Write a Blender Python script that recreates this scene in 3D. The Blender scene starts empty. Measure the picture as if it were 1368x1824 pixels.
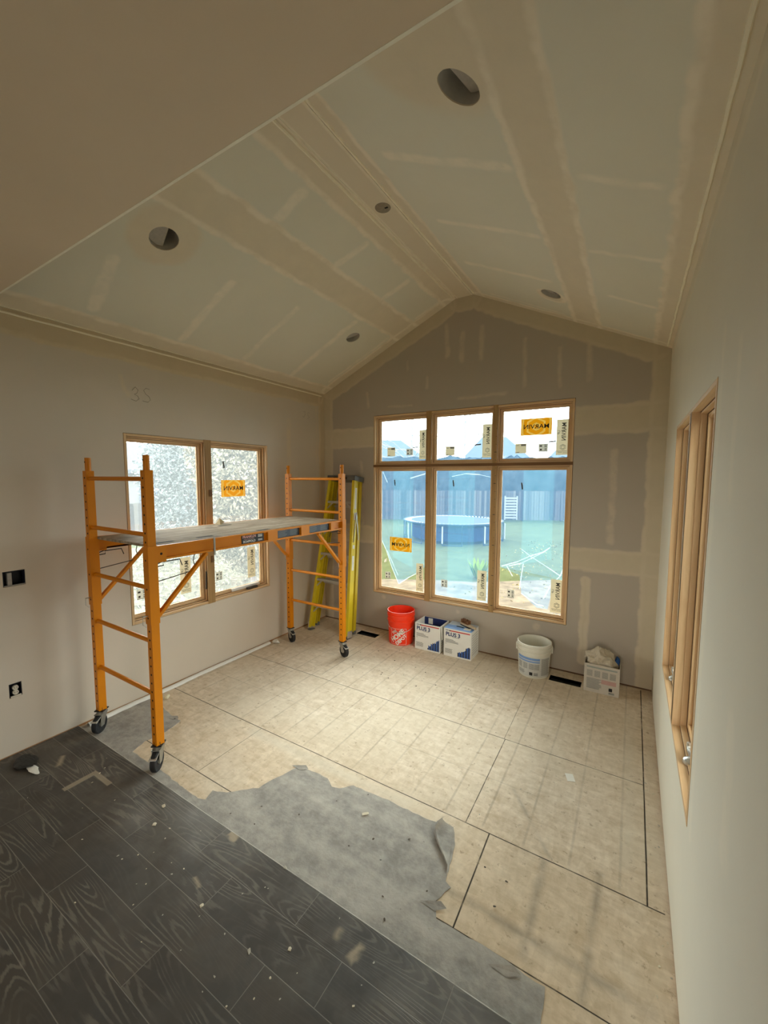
import bpy, bmesh, math, random
from mathutils import Vector, Matrix
from mathutils.geometry import tessellate_polygon
from mathutils import noise as mn
random.seed(7)
S = bpy.context.scene
COL = S.collection
R = math.radians
PI = math.pi

# ------------------------------------------------------------------ camera
W = 3.454          # room width (x), back wall at y=0, left wall at x=0
HE = 2.755         # eave height
HP = 3.508         # ridge height
RL, RR = 1.670, 1.860
YS = -3.027        # edge of the flat kitchen ceiling
YB = -7.6          # rear of the kitchen behind the camera
GZ = -0.85         # garden level

cam_data = bpy.data.cameras.new('camera')
cam = bpy.data.objects.new('camera', cam_data)
COL.objects.link(cam)
cam_data.sensor_fit = 'HORIZONTAL'
cam_data.sensor_width = 36
cam_data.lens = 726.09 / 1368 * 36
cam_data.clip_start = 0.02
cam_data.clip_end = 300
yaw, pitch, roll = 0.54819, -0.08277, 0.0038
_f = Vector((-math.sin(yaw) * math.cos(pitch), math.cos(yaw) * math.cos(pitch), math.sin(pitch)))
_r = Vector((math.cos(yaw), math.sin(yaw), 0))
_u = _r.cross(_f)
_r2 = math.cos(roll) * _r + math.sin(roll) * _u
_u2 = -math.sin(roll) * _r + math.cos(roll) * _u
_m = Matrix((_r2, _u2, -_f)).transposed().to_4x4()
_m.translation = (3.2487, -3.9152, 1.75)
cam.matrix_world = _m
S.camera = cam

# ------------------------------------------------------------------ world, light, exposure
S.view_settings.view_transform = 'Standard'
S.view_settings.look = 'None'
S.view_settings.exposure = 0.0
S.view_settings.gamma = 1.0
S.view_settings.use_curve_mapping = False
SKY = 13.2
world = bpy.data.worlds.new('overcast_sky')
S.world = world
world.use_nodes = True
nt = world.node_tree
bg = nt.nodes['Background']
tc = nt.nodes.new('ShaderNodeTexCoord')
sx = nt.nodes.new('ShaderNodeSeparateXYZ')
nt.links.new(tc.outputs['Generated'], sx.inputs[0])
rp = nt.nodes.new('ShaderNodeValToRGB')
rp.color_ramp.elements[0].position = 0.0
rp.color_ramp.elements[0].color = (1.0, 0.95, 0.875, 1)
rp.color_ramp.elements[1].position = 0.6
rp.color_ramp.elements[1].color = (1.0, 0.95, 0.875, 1)
nt.links.new(sx.outputs['Z'], rp.inputs[0])
nt.links.new(rp.outputs[0], bg.inputs['Color'])
bg.inputs['Strength'].default_value = SKY
S.cycles.max_bounces = 10
S.cycles.diffuse_bounces = 7
S.cycles.transparent_max_bounces = 24
S.cycles.sample_clamp_indirect = 6.0

def portal(name, loc, rot, sx_, sy_):
    l = bpy.data.lights.new(name, 'AREA')
    l.shape = 'RECTANGLE'
    l.size, l.size_y = sx_, sy_
    l.cycles.is_portal = True
    o = bpy.data.objects.new(name, l)
    o.location = loc
    o.rotation_euler = rot
    COL.objects.link(o)
portal('daylight_portal', (1.753, 0.26, 1.44), (R(-90), 0, 0), 2.1, 2.05)
portal('daylight_portal', (-0.26, -1.615, 1.343), (0, R(-90), 0), 1.5, 1.42)
portal('daylight_portal', (2.9, YB - 0.2, 1.35), (R(90), 0, 0), 1.0, 1.8)  # portal over the added rear opening that brightens the room
portal('daylight_portal', (W + 0.26, -1.615, 1.343), (0, R(90), 0), 1.5, 1.42)

# ------------------------------------------------------------------ mesh helpers
class MB:
    def __init__(s):
        s.bm = bmesh.new()
    def faces(s, vs, fs, mi=0):
        v = [s.bm.verts.new(p) for p in vs]
        for f in fs:
            try:
                q = s.bm.faces.new([v[i] for i in f])
                q.material_index = mi
            except ValueError:
                pass
        return s
    def box(s, lo, hi, mi=0, M=None):
        x0, y0, z0 = lo
        x1, y1, z1 = hi
        vs = [(x0, y0, z0), (x1, y0, z0), (x1, y1, z0), (x0, y1, z0), (x0, y0, z1), (x1, y0, z1), (x1, y1, z1), (x0, y1, z1)]
        if M is not None:
            vs = [M @ Vector(p) for p in vs]
        return s.faces(vs, [(0, 3, 2, 1), (4, 5, 6, 7), (0, 1, 5, 4), (1, 2, 6, 5), (2, 3, 7, 6), (3, 0, 4, 7)], mi)
    def bar(s, a, b, w, h, mi=0, up=(0, 0, 1)):
        a, b = Vector(a), Vector(b)
        d = (b - a)
        L = d.length
        d.normalize()
        upv = Vector(up)
        if abs(d.dot(upv)) > 0.98:
            upv = Vector((1, 0, 0))
        sd = d.cross(upv).normalized()
        u2 = sd.cross(d)
        M = Matrix((sd, d, u2)).transposed().to_4x4()
        M.translation = a
        return s.box((-w / 2, 0, -h / 2), (w / 2, L, h / 2), mi, M)
    def cyl(s, a, b, r0, r1=None, n=16, mi=0, caps=True):
        a, b = Vector(a), Vector(b)
        if r1 is None:
            r1 = r0
        d = (b - a).normalized()
        t = Vector((0, 0, 1)) if abs(d.z) < 0.9 else Vector((1, 0, 0))
        e1 = d.cross(t).normalized()
        e2 = d.cross(e1)
        vs = []
        for c, r in ((a, r0), (b, r1)):
            for i in range(n):
                an = 2 * PI * i / n
                vs.append(c + e1 * r * math.cos(an) + e2 * r * math.sin(an))
        fs = [(i, (i + 1) % n, n + (i + 1) % n, n + i) for i in range(n)]
        if caps:
            fs += [tuple(range(n))[::-1], tuple(range(n, 2 * n))]
        return s.faces(vs, fs, mi)
    def tube(s, pts, r, n=8, mi=0):
        pts = [Vector(p) for p in pts]
        rings = []
        for i, p in enumerate(pts):
            d = (pts[min(i + 1, len(pts) - 1)] - pts[max(i - 1, 0)]).normalized()
            t = Vector((0, 0, 1)) if abs(d.z) < 0.9 else Vector((1, 0, 0))
            e1 = d.cross(t).normalized()
            e2 = d.cross(e1)
            rings.append([p + e1 * r * math.cos(2 * PI * k / n) + e2 * r * math.sin(2 * PI * k / n) for k in range(n)])
        vs = [q for g in rings for q in g]
        fs = []
        for i in range(len(pts) - 1):
            for k in range(n):
                fs.append((i * n + k, i * n + (k + 1) % n, (i + 1) * n + (k + 1) % n, (i + 1) * n + k))
        fs += [tuple(range(n))[::-1], tuple(range((len(pts) - 1) * n, len(pts) * n))]
        return s.faces(vs, fs, mi)
    def lathe(s, prof, n=40, c=(0, 0, 0), mi=0, M=None):
        vs, fs = [], []
        for r, z in prof:
            for i in range(n):
                an = 2 * PI * i / n
                p = Vector((c[0] + r * math.cos(an), c[1] + r * math.sin(an), c[2] + z))
                vs.append(M @ p if M is not None else p)
        for j in range(len(prof) - 1):
            for i in range(n):
                fs.append((j * n + i, j * n + (i + 1) % n, (j + 1) * n + (i + 1) % n, (j + 1) * n + i))
        return s.faces(vs, fs, mi)
    def prism(s, outer, holes, fn, w0, w1, mi=0, side=None):
        """outline with holes, extruded from w0 to w1; fn(u, v, w) gives the point"""
        loops = [outer] + list(holes)
        flat = [p for l in loops for p in l]
        tris = tessellate_polygon([[Vector((p[0], p[1], 0)) for p in l] for l in loops])
        n = len(flat)
        vs = [fn(p[0], p[1], w0) for p in flat] + [fn(p[0], p[1], w1) for p in flat]
        v = [s.bm.verts.new(p) for p in vs]
        for t in tris:
            for off in (0, n):
                try:
                    q = s.bm.faces.new([v[i + off] for i in t])
                    q.material_index = mi
                except ValueError:
                    pass
        k = 0
        for l in loops:
            m = len(l)
            for i in range(m):
                a, b = k + i, k + (i + 1) % m
                q = s.bm.faces.new((v[a], v[b], v[b + n], v[a + n]))
                q.material_index = mi if side is None else side
            k += m
        return s
    def sheet(s, outer, fn, mi=0):
        tris = tessellate_polygon([[Vector((p[0], p[1], 0)) for p in outer]])
        return s.faces([fn(p[0], p[1]) for p in outer], [tuple(t) for t in tris], mi)
    def build(s, name, mats, parent=None, smooth=False, bevel=0, loc=None, rot=None):
        bmesh.ops.recalc_face_normals(s.bm, faces=s.bm.faces)
        if smooth:
            for f in s.bm.faces:
                f.smooth = True
            for e in s.bm.edges:
                if len(e.link_faces) == 2 and e.calc_face_angle(0) > R(38):
                    e.smooth = False
        me = bpy.data.meshes.new(name)
        s.bm.to_mesh(me)
        s.bm.free()
        if not isinstance(mats, (list, tuple)):
            mats = [mats]
        for m in mats:
            me.materials.append(m)
        o = bpy.data.objects.new(name, me)
        COL.objects.link(o)
        if parent:
            o.parent = parent
        if loc:
            o.location = loc
        if rot:
            o.rotation_euler = rot
        if bevel:
            b = o.modifiers.new('bevel', 'BEVEL')
            b.width = bevel
            b.segments = 2
            b.limit_method = 'ANGLE'
        return o

def tag(o, label=None, cat=None, group=None, kind=None):
    if label: o['label'] = label
    if cat: o['category'] = cat
    if group: o['group'] = group
    if kind: o['kind'] = kind
    return o
def empty(name, loc=(0, 0, 0), rz=0, label=None, cat=None, group=None, kind=None):
    o = bpy.data.objects.new(name, None)
    o.empty_display_size = 0.1
    COL.objects.link(o)
    o.location = loc
    o.rotation_euler = (0, 0, rz)
    return tag(o, label, cat, group, kind)
def copy_tree(o, parent=None):
    c = o.copy()
    COL.objects.link(c)
    c.parent = parent
    for ch in [q for q in bpy.data.objects if q.parent == o]:
        copy_tree(ch, c)
    return c

def text2d(s, size, bold=0.0, align='CENTER', spacing=1.0):
    cu = bpy.data.curves.new('t', 'FONT')
    cu.body = s
    cu.size = size
    cu.align_x = align
    cu.align_y = 'CENTER'
    cu.offset = bold * size
    cu.space_character = spacing
    cu.resolution_u = 3
    ob = bpy.data.objects.new('t', cu)
    COL.objects.link(ob)
    dg = bpy.context.evaluated_depsgraph_get()
    me = bpy.data.meshes.new_from_object(ob.evaluated_get(dg))
    vs = [(v.co.x, v.co.y) for v in me.vertices]
    fs = [tuple(p.vertices) for p in me.polygons]
    bpy.data.objects.remove(ob)
    bpy.data.curves.remove(cu)
    bpy.data.meshes.remove(me)
    return vs, fs
def add_text(mb, s, size, fn, bold=0.0, rot=0.0, sx=1.0, sy=1.0, at=(0, 0), mi=0, align='CENTER', spacing=1.0):
    vs, fs = text2d(s, size, bold, align, spacing)
    c, n = math.cos(rot), math.sin(rot)
    out = []
    for x, y in vs:
        x, y = x * sx, y * sy
        out.append(fn(at[0] + c * x - n * y, at[1] + n * x + c * y))
    mb.faces(out, fs, mi)

# ------------------------------------------------------------------ material helpers
def lin(c):
    return tuple(((x / 255) / 12.92 if x / 255 <= 0.04045 else ((x / 255 + 0.055) / 1.055) ** 2.4) for x in c) + (1,)
class NT:
    def __init__(s, name):
        s.m = bpy.data.materials.new(name)
        s.m.use_nodes = True
        s.t = s.m.node_tree
        s.b = s.t.nodes['Principled BSDF']
        s.out = s.t.nodes['Material Output']
    def n(s, typ, **kw):
        q = s.t.nodes.new(typ)
        for k, v in kw.items():
            setattr(q, k, v)
        return q
    def l(s, a, b):
        s.t.links.new(a, b)
    def math(s, op, a, b=None, c=None, clamp=False):
        q = s.n('ShaderNodeMath', operation=op, use_clamp=clamp)
        for i, x in enumerate((a, b, c)):
            if x is None: continue
            if isinstance(x, (int, float)): q.inputs[i].default_value = x
            else: s.l(x, q.inputs[i])
        return q.outputs[0]
    def coord(s):
        return s.n('ShaderNodeTexCoord').outputs['Object']
    def sep(s, v):
        q = s.n('ShaderNodeSeparateXYZ')
        s.l(v, q.inputs[0])
        return q.outputs
    def comb(s, x, y, z):
        q = s.n('ShaderNodeCombineXYZ')
        for i, a in enumerate((x, y, z)):
            if isinstance(a, (int, float)): q.inputs[i].default_value = a
            else: s.l(a, q.inputs[i])
        return q.outputs[0]
    def noise(s, v=None, scale=5.0, detail=3.0, rough=0.5, dist=0.0):
        q = s.n('ShaderNodeTexNoise')
        q.inputs['Scale'].default_value = scale
        q.inputs['Detail'].default_value = detail
        q.inputs['Roughness'].default_value = rough
        q.inputs['Distortion'].default_value = dist
        if v is not None: s.l(v, q.inputs['Vector'])
        return q.outputs['Fac']
    def vscale(s, v, sc):
        q = s.n('ShaderNodeVectorMath', operation='MULTIPLY')
        s.l(v, q.inputs[0])
        q.inputs[1].default_value = sc
        return q.outputs[0]
    def ramp(s, f, a, b, lo=0.0, hi=1.0):
        q = s.n('ShaderNodeMapRange')
        q.interpolation_type = 'SMOOTHSTEP'
        s.l(f, q.inputs[0])
        q.inputs[1].default_value = a
        q.inputs[2].default_value = b
        q.inputs[3].default_value = lo
        q.inputs[4].default_value = hi
        return q.outputs[0]
    def mix(s, f, a, b):
        q = s.n('ShaderNodeMix', data_type='RGBA')
        if isinstance(f, (int, float)): q.inputs[0].default_value = f
        else: s.l(f, q.inputs[0])
        for i, x in ((6, a), (7, b)):
            if isinstance(x, tuple): q.inputs[i].default_value = x
            else: s.l(x, q.inputs[i])
        return q.outputs[2]
    def mul(s, col, f):
        q = s.n('ShaderNodeMix', data_type='RGBA', blend_type='MULTIPLY')
        q.inputs[0].default_value = 1
        s.l(col, q.inputs[6])
        s.l(f, q.inputs[7])
        return q.outputs[2]
    def base(s, c):
        if isinstance(c, tuple): s.b.inputs['Base Color'].default_value = c
        else: s.l(c, s.b.inputs['Base Color'])
    def bump(s, h, strength=0.2, dist=0.01):
        q = s.n('ShaderNodeBump')
        q.inputs['Strength'].default_value = strength
        q.inputs['Distance'].default_value = dist
        s.l(h, q.inputs['Height'])
        s.l(q.outputs[0], s.b.inputs['Normal'])
    def set(s, rough=0.5, metal=0.0, spec=0.5):
        s.b.inputs['Roughness'].default_value = rough
        s.b.inputs['Metallic'].default_value = metal
        s.b.inputs['Specular IOR Level'].default_value = spec
        return s

# node group: soft box / line mask in a plane, used for joint compound, seams and stains
MG = bpy.data.node_groups.new('mark', 'ShaderNodeTree')
for nm in ('U', 'V', 'CU', 'CV', 'COS', 'SIN', 'HU', 'HV', 'FEATHER', 'RAD'):
    MG.interface.new_socket(nm, in_out='INPUT', socket_type='NodeSocketFloat')
MG.interface.new_socket('Mask', in_out='OUTPUT', socket_type='NodeSocketFloat')
MG.interface.new_socket('Rim', in_out='OUTPUT', socket_type='NodeSocketFloat')
gi = MG.nodes.new('NodeGroupInput')
go = MG.nodes.new('NodeGroupOutput')
def _gm(op, a, b=None, c=None):
    q = MG.nodes.new('ShaderNodeMath')
    q.operation = op
    for i, x in enumerate((a, b, c)):
        if x is None: continue
        if isinstance(x, (int, float)): q.inputs[i].default_value = x
        else: MG.links.new(x, q.inputs[i])
    return q.outputs[0]
_g = gi.outputs
du = _gm('SUBTRACT', _g['U'], _g['CU'])
dv = _gm('SUBTRACT', _g['V'], _g['CV'])
ur = _gm('MULTIPLY_ADD', du, _g['COS'], _gm('MULTIPLY', dv, _g['SIN']))
vr = _gm('SUBTRACT', _gm('MULTIPLY', dv, _g['COS']), _gm('MULTIPLY', du, _g['SIN']))
qx = _gm('SUBTRACT', _gm('ABSOLUTE', ur), _g['HU'])
qy = _gm('SUBTRACT', _gm('ABSOLUTE', vr), _g['HV'])
px_, py_ = _gm('MAXIMUM', qx, 0.0), _gm('MAXIMUM', qy, 0.0)
dd = _gm('SUBTRACT', _gm('ADD', _gm('SQRT', _gm('MULTIPLY_ADD', px_, px_, _gm('MULTIPLY', py_, py_))), _gm('MINIMUM', _gm('MAXIMUM', qx, qy), 0.0)), _g['RAD'])
fr = _gm('DIVIDE', dd, _g['FEATHER'])
q = MG.nodes.new('ShaderNodeMapRange')
q.interpolation_type = 'SMOOTHSTEP'
MG.links.new(fr, q.inputs[0])
q.inputs[1].default_value = -1
q.inputs[2].default_value = 1
q.inputs[3].default_value = 1
q.inputs[4].default_value = 0
MG.links.new(q.outputs[0], go.inputs['Mask'])
q = MG.nodes.new('ShaderNodeMapRange')
q.interpolation_type = 'SMOOTHSTEP'
MG.links.new(_gm('ABSOLUTE', _gm('ADD', dd, 0.012)), q.inputs[0])
q.inputs[1].default_value = 0.004
q.inputs[2].default_value = 0.028
q.inputs[3].default_value = 1
q.inputs[4].default_value = 0
MG.links.new(q.outputs[0], go.inputs['Rim'])

def marks(N, u, v, lst, feather=0.01, rim=False, rnd=False):
    """lst: (u0, v0, u1, v1, width) strips; returns the largest mask"""
    m = r = None
    for it in lst:
        u0, v0, u1, v1, w = it[:5]
        fe = it[5] if len(it) > 5 else feather
        g = N.n('ShaderNodeGroup')
        g.node_tree = MG
        N.l(u, g.inputs['U'])
        N.l(v, g.inputs['V'])
        L = math.hypot(u1 - u0, v1 - v0)
        if L < 1e-6:
            L, c_, s_ = 1e-6, 1, 0
        else:
            c_, s_ = (u1 - u0) / L, (v1 - v0) / L
        rad = min(w / 2, max(L, w) / 2) if rnd else 0.0
        for k, x in (('RAD', rad), ('CU', (u0 + u1) / 2), ('CV', (v0 + v1) / 2), ('COS', c_), ('SIN', s_), ('HU', max(L / 2 - rad, 0.0) if rnd else L / 2), ('HV', w / 2 - rad), ('FEATHER', fe)):
            g.inputs[k].default_value = x
        m = g.outputs['Mask'] if m is None else N.math('MAXIMUM', m, g.outputs['Mask'])
        if rim and len(it) < 6:
            r = g.outputs['Rim'] if r is None else N.math('MAXIMUM', r, g.outputs['Rim'])
    return (m, r) if rim else m

def simple(name, col, rough=0.5, metal=0.0, var=0.08, scale=30.0, bump=0.0, spec=0.5, coat=0.0):
    N = NT(name).set(rough, metal, spec)
    f = N.noise(N.coord(), scale, 3)
    c = lin(col)
    a = tuple(x * (1 - var) for x in c[:3]) + (1,)
    b = tuple(min(1, x * (1 + var)) for x in c[:3]) + (1,)
    N.base(N.mix(f, a, b))
    if bump: N.bump(f, bump, 0.002)
    if coat: N.b.inputs['Coat Weight'].default_value = coat
    return N.m

def wall_mat(name, axes, board, mud, rimc, mud_marks, light_marks=(), dark_marks=(), rim_on=True, warp=0.055):
    N = NT(name).set(0.9, 0, 0.2)
    co = N.coord()
    wn = N.n('ShaderNodeTexNoise')
    wn.inputs['Scale'].default_value = 7
    wn.inputs['Detail'].default_value = 5
    N.l(co, wn.inputs['Vector'])
    wsub = N.n('ShaderNodeVectorMath', operation='MULTIPLY_ADD')
    N.l(wn.outputs['Color'], wsub.inputs[0])
    wsub.inputs[1].default_value = (warp, warp, warp)
    N.l(co, wsub.inputs[2])
    x = N.sep(wsub.outputs[0])
    off = -warp / 2
    u, v = N.math('ADD', x[axes[0]], off), N.math('ADD', x[axes[1]], off)
    big = N.noise(co, 1.6, 4, 0.6)
    fine = N.noise(co, 90, 2, 0.6)
    col = N.mix(big, tuple(c * 0.94 for c in lin(board)[:3]) + (1,), tuple(c * 1.06 for c in lin(board)[:3]) + (1,))
    mudc = N.mix(N.noise(co, 9, 4, 0.6), tuple(c * 0.93 for c in lin(mud)[:3]) + (1,), tuple(c * 1.07 for c in lin(mud)[:3]) + (1,))
    if mud_marks:
        m, r = marks(N, u, v, mud_marks, 0.012, rim=True, rnd=True)
        col = N.mix(m, col, mudc)
        if rim_on:
            col = N.mix(N.math('MULTIPLY', r, N.ramp(N.noise(co, 7, 3, 0.6), 0.3, 0.62, 0.2, 0.75)), col, lin(rimc))
    if light_marks:
        m = marks(N, u, v, light_marks, 0.016, rnd=True)
        col = N.mix(N.math('MULTIPLY', m, N.ramp(N.noise(co, 11, 3, 0.6), 0.3, 0.65, 0.25, 0.7)), col, lin(rimc))
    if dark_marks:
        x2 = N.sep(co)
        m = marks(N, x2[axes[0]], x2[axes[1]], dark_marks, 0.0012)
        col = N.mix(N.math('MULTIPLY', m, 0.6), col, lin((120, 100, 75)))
    N.base(col)
    N.bump(fine, 0.12, 0.002)
    return N.m

# drywall colours (paper board, joint compound, sanded compound edges)
BOARD_C, MUD_C, RIM_C = (228, 224, 208), (228, 216, 194), (250, 240, 222)
e = 0.14
m_ceil_l = wall_mat('ceiling_left_drywall', (0, 1), BOARD_C, MUD_C, RIM_C,
    [(1.145, -3.1, 1.145, 0.1, 0.25), (0, -3.1, 0, 0.1, 0.27), (0, 0, 1.67, 0, 0.24), (1.62, -3.1, 1.62, 0.1, 0.14), (0.66, -2.46, 1.06, -2.46, 0.38, 0.03)],
    [(0.17, -2.55, 0.62, -2.62, 0.07), (0.15, -1.93, 0.80, -1.935, 0.06), (0.15, -1.325, 0.86, -1.335, 0.045), (0.13, -0.70, 1.0, -0.72, 0.06),
     (1.28, -2.0, 1.53, -1.98, 0.07), (1.27, -1.38, 1.53, -1.34, 0.06), (1.27, -0.72, 1.53, -0.70, 0.06), (1.30, -0.15, 1.55, -0.13, 0.03), (0.2, -0.16, 1.0, -0.15, 0.03)],
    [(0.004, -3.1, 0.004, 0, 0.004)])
m_ceil_r = wall_mat('ceiling_right_drywall', (0, 1), BOARD_C, MUD_C, RIM_C,
    [(2.862, -3.1, 2.862, 0.1, 0.21), (W, -3.1, W, 0.1, 0.25), (1.86, 0, W, 0, 0.2), (1.90, -3.1, 1.90, 0.1, 0.14), (2.40, -2.62, 2.80, -2.62, 0.60, 0.06), (2.54, -0.50, 2.76, -0.50, 0.22)],
    [(2.06, -2.0, 2.74, -2.015, 0.06), (2.1, -1.385, 2.74, -1.43, 0.05), (2.05, -0.78, 2.7, -0.795, 0.05), (3.0, -2.01, 3.3, -2.0, 0.04),
     (2.98, -1.37, 3.33, -1.41, 0.04), (3.05, -0.79, 3.32, -0.76, 0.04), (2.07, -0.16, 2.7, -0.14, 0.03)], [])
m_ridge = wall_mat('ridge_drywall', (0, 1), MUD_C, MUD_C, RIM_C, [],
    [(RL + 0.014, -3.1, RL + 0.014, 0, 0.026, 0.005), (RR - 0.014, -3.1, RR - 0.014, 0, 0.026, 0.005)],
    [(RL + 0.012, -3.1, RL + 0.012, 0, 0.003), (RR - 0.009, -3.1, RR - 0.009, 0, 0.003)], warp=0.006)
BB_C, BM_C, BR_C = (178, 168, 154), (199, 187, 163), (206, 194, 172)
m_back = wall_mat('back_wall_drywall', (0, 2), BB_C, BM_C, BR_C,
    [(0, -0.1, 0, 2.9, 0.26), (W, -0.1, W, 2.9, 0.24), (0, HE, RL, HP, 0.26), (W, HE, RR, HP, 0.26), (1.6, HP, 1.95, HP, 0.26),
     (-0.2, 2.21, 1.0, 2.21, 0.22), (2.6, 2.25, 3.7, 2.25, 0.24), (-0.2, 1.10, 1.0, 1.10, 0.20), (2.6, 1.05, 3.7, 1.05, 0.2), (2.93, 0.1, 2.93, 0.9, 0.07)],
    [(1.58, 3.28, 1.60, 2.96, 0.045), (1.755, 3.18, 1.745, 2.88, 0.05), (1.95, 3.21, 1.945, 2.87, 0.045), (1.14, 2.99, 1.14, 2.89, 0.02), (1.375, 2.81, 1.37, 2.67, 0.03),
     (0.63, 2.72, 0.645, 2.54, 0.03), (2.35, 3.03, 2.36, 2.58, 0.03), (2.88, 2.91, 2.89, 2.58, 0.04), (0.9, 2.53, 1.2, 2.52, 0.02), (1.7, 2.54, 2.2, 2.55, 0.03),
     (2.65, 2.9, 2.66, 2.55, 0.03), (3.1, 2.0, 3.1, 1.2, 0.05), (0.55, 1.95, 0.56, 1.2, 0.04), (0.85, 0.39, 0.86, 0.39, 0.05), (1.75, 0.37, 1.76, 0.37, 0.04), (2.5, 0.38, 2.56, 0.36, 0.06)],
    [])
LB_C = (208, 197, 181)
m_left = wall_mat('left_wall_drywall', (1, 2), LB_C, (204, 187, 158), (218, 203, 176),
    [(-3.3, HE, 0, HE, 0.31), (0, 0, 0, 2.8, 0.2)],
    [(-2.32, 2.50, -2.25, 2.35, 0.03), (-0.6, 0.1, -0.6, 2.4, 0.06), (-0.14, 0.0, -0.14, 2.6, 0.012)], [])
m_right = wall_mat('right_wall_drywall', (1, 2), (222, 216, 200), (224, 215, 196), (230, 222, 204),
    [(-7, HE, 0, HE, 0.16), (0, 0, 0, 2.8, 0.1)],
    [(-2.6, 1.7, -2.6, 2.1, 0.05), (-2.36, 2.2, -2.36, 0.6, 0.04), (-2.8, 1.25, -2.82, 0.9, 0.08)], [])
m_kitchen = wall_mat('kitchen_drywall', (0, 1), (222, 206, 184), (222, 206, 184), (222, 206, 184), [], [], [])

def wood_mat(name, axis, c0, c1, scale=1.0, rough=0.55):
    N = NT(name).set(rough, 0, 0.3)
    co = N.coord()
    sc = [38, 38, 38]
    sc[axis] = 1.6
    v = N.vscale(co, tuple(x * scale for x in sc))
    f = N.noise(v, 1.0, 4, 0.55, 0.6)
    g = N.noise(co, 3.0, 2)
    f = N.ramp(f, 0.3, 0.7)
    c = N.mix(f, lin(c0), lin(c1))
    c = N.mix(N.math('MULTIPLY', g, 0.35), c, lin(tuple(int(x * 0.86) for x in c0)))
    N.base(c)
    N.bump(f, 0.06, 0.001)
    return N.m
PINE0, PINE1 = (206, 168, 122), (230, 198, 154)
m_pine_v = wood_mat('pine_upright', 2, PINE0, PINE1)
m_pine_h = wood_mat('pine_level', 0, PINE0, PINE1)
m_cover = wood_mat('fir_mullion_board', 2, (158, 122, 76), (178, 142, 92))
m_cover_h = wood_mat('fir_cross_board', 0, (112, 78, 44), (132, 94, 56))
m_plate = wood_mat('sole_plate_wood', 1, (160, 118, 78), (184, 142, 98))
m_plate_gap = wood_mat('back_plate_gap_shade', 0, (96, 70, 48), (120, 90, 62))  # dark brown stands in for shade in the gap below the drywall

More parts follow.
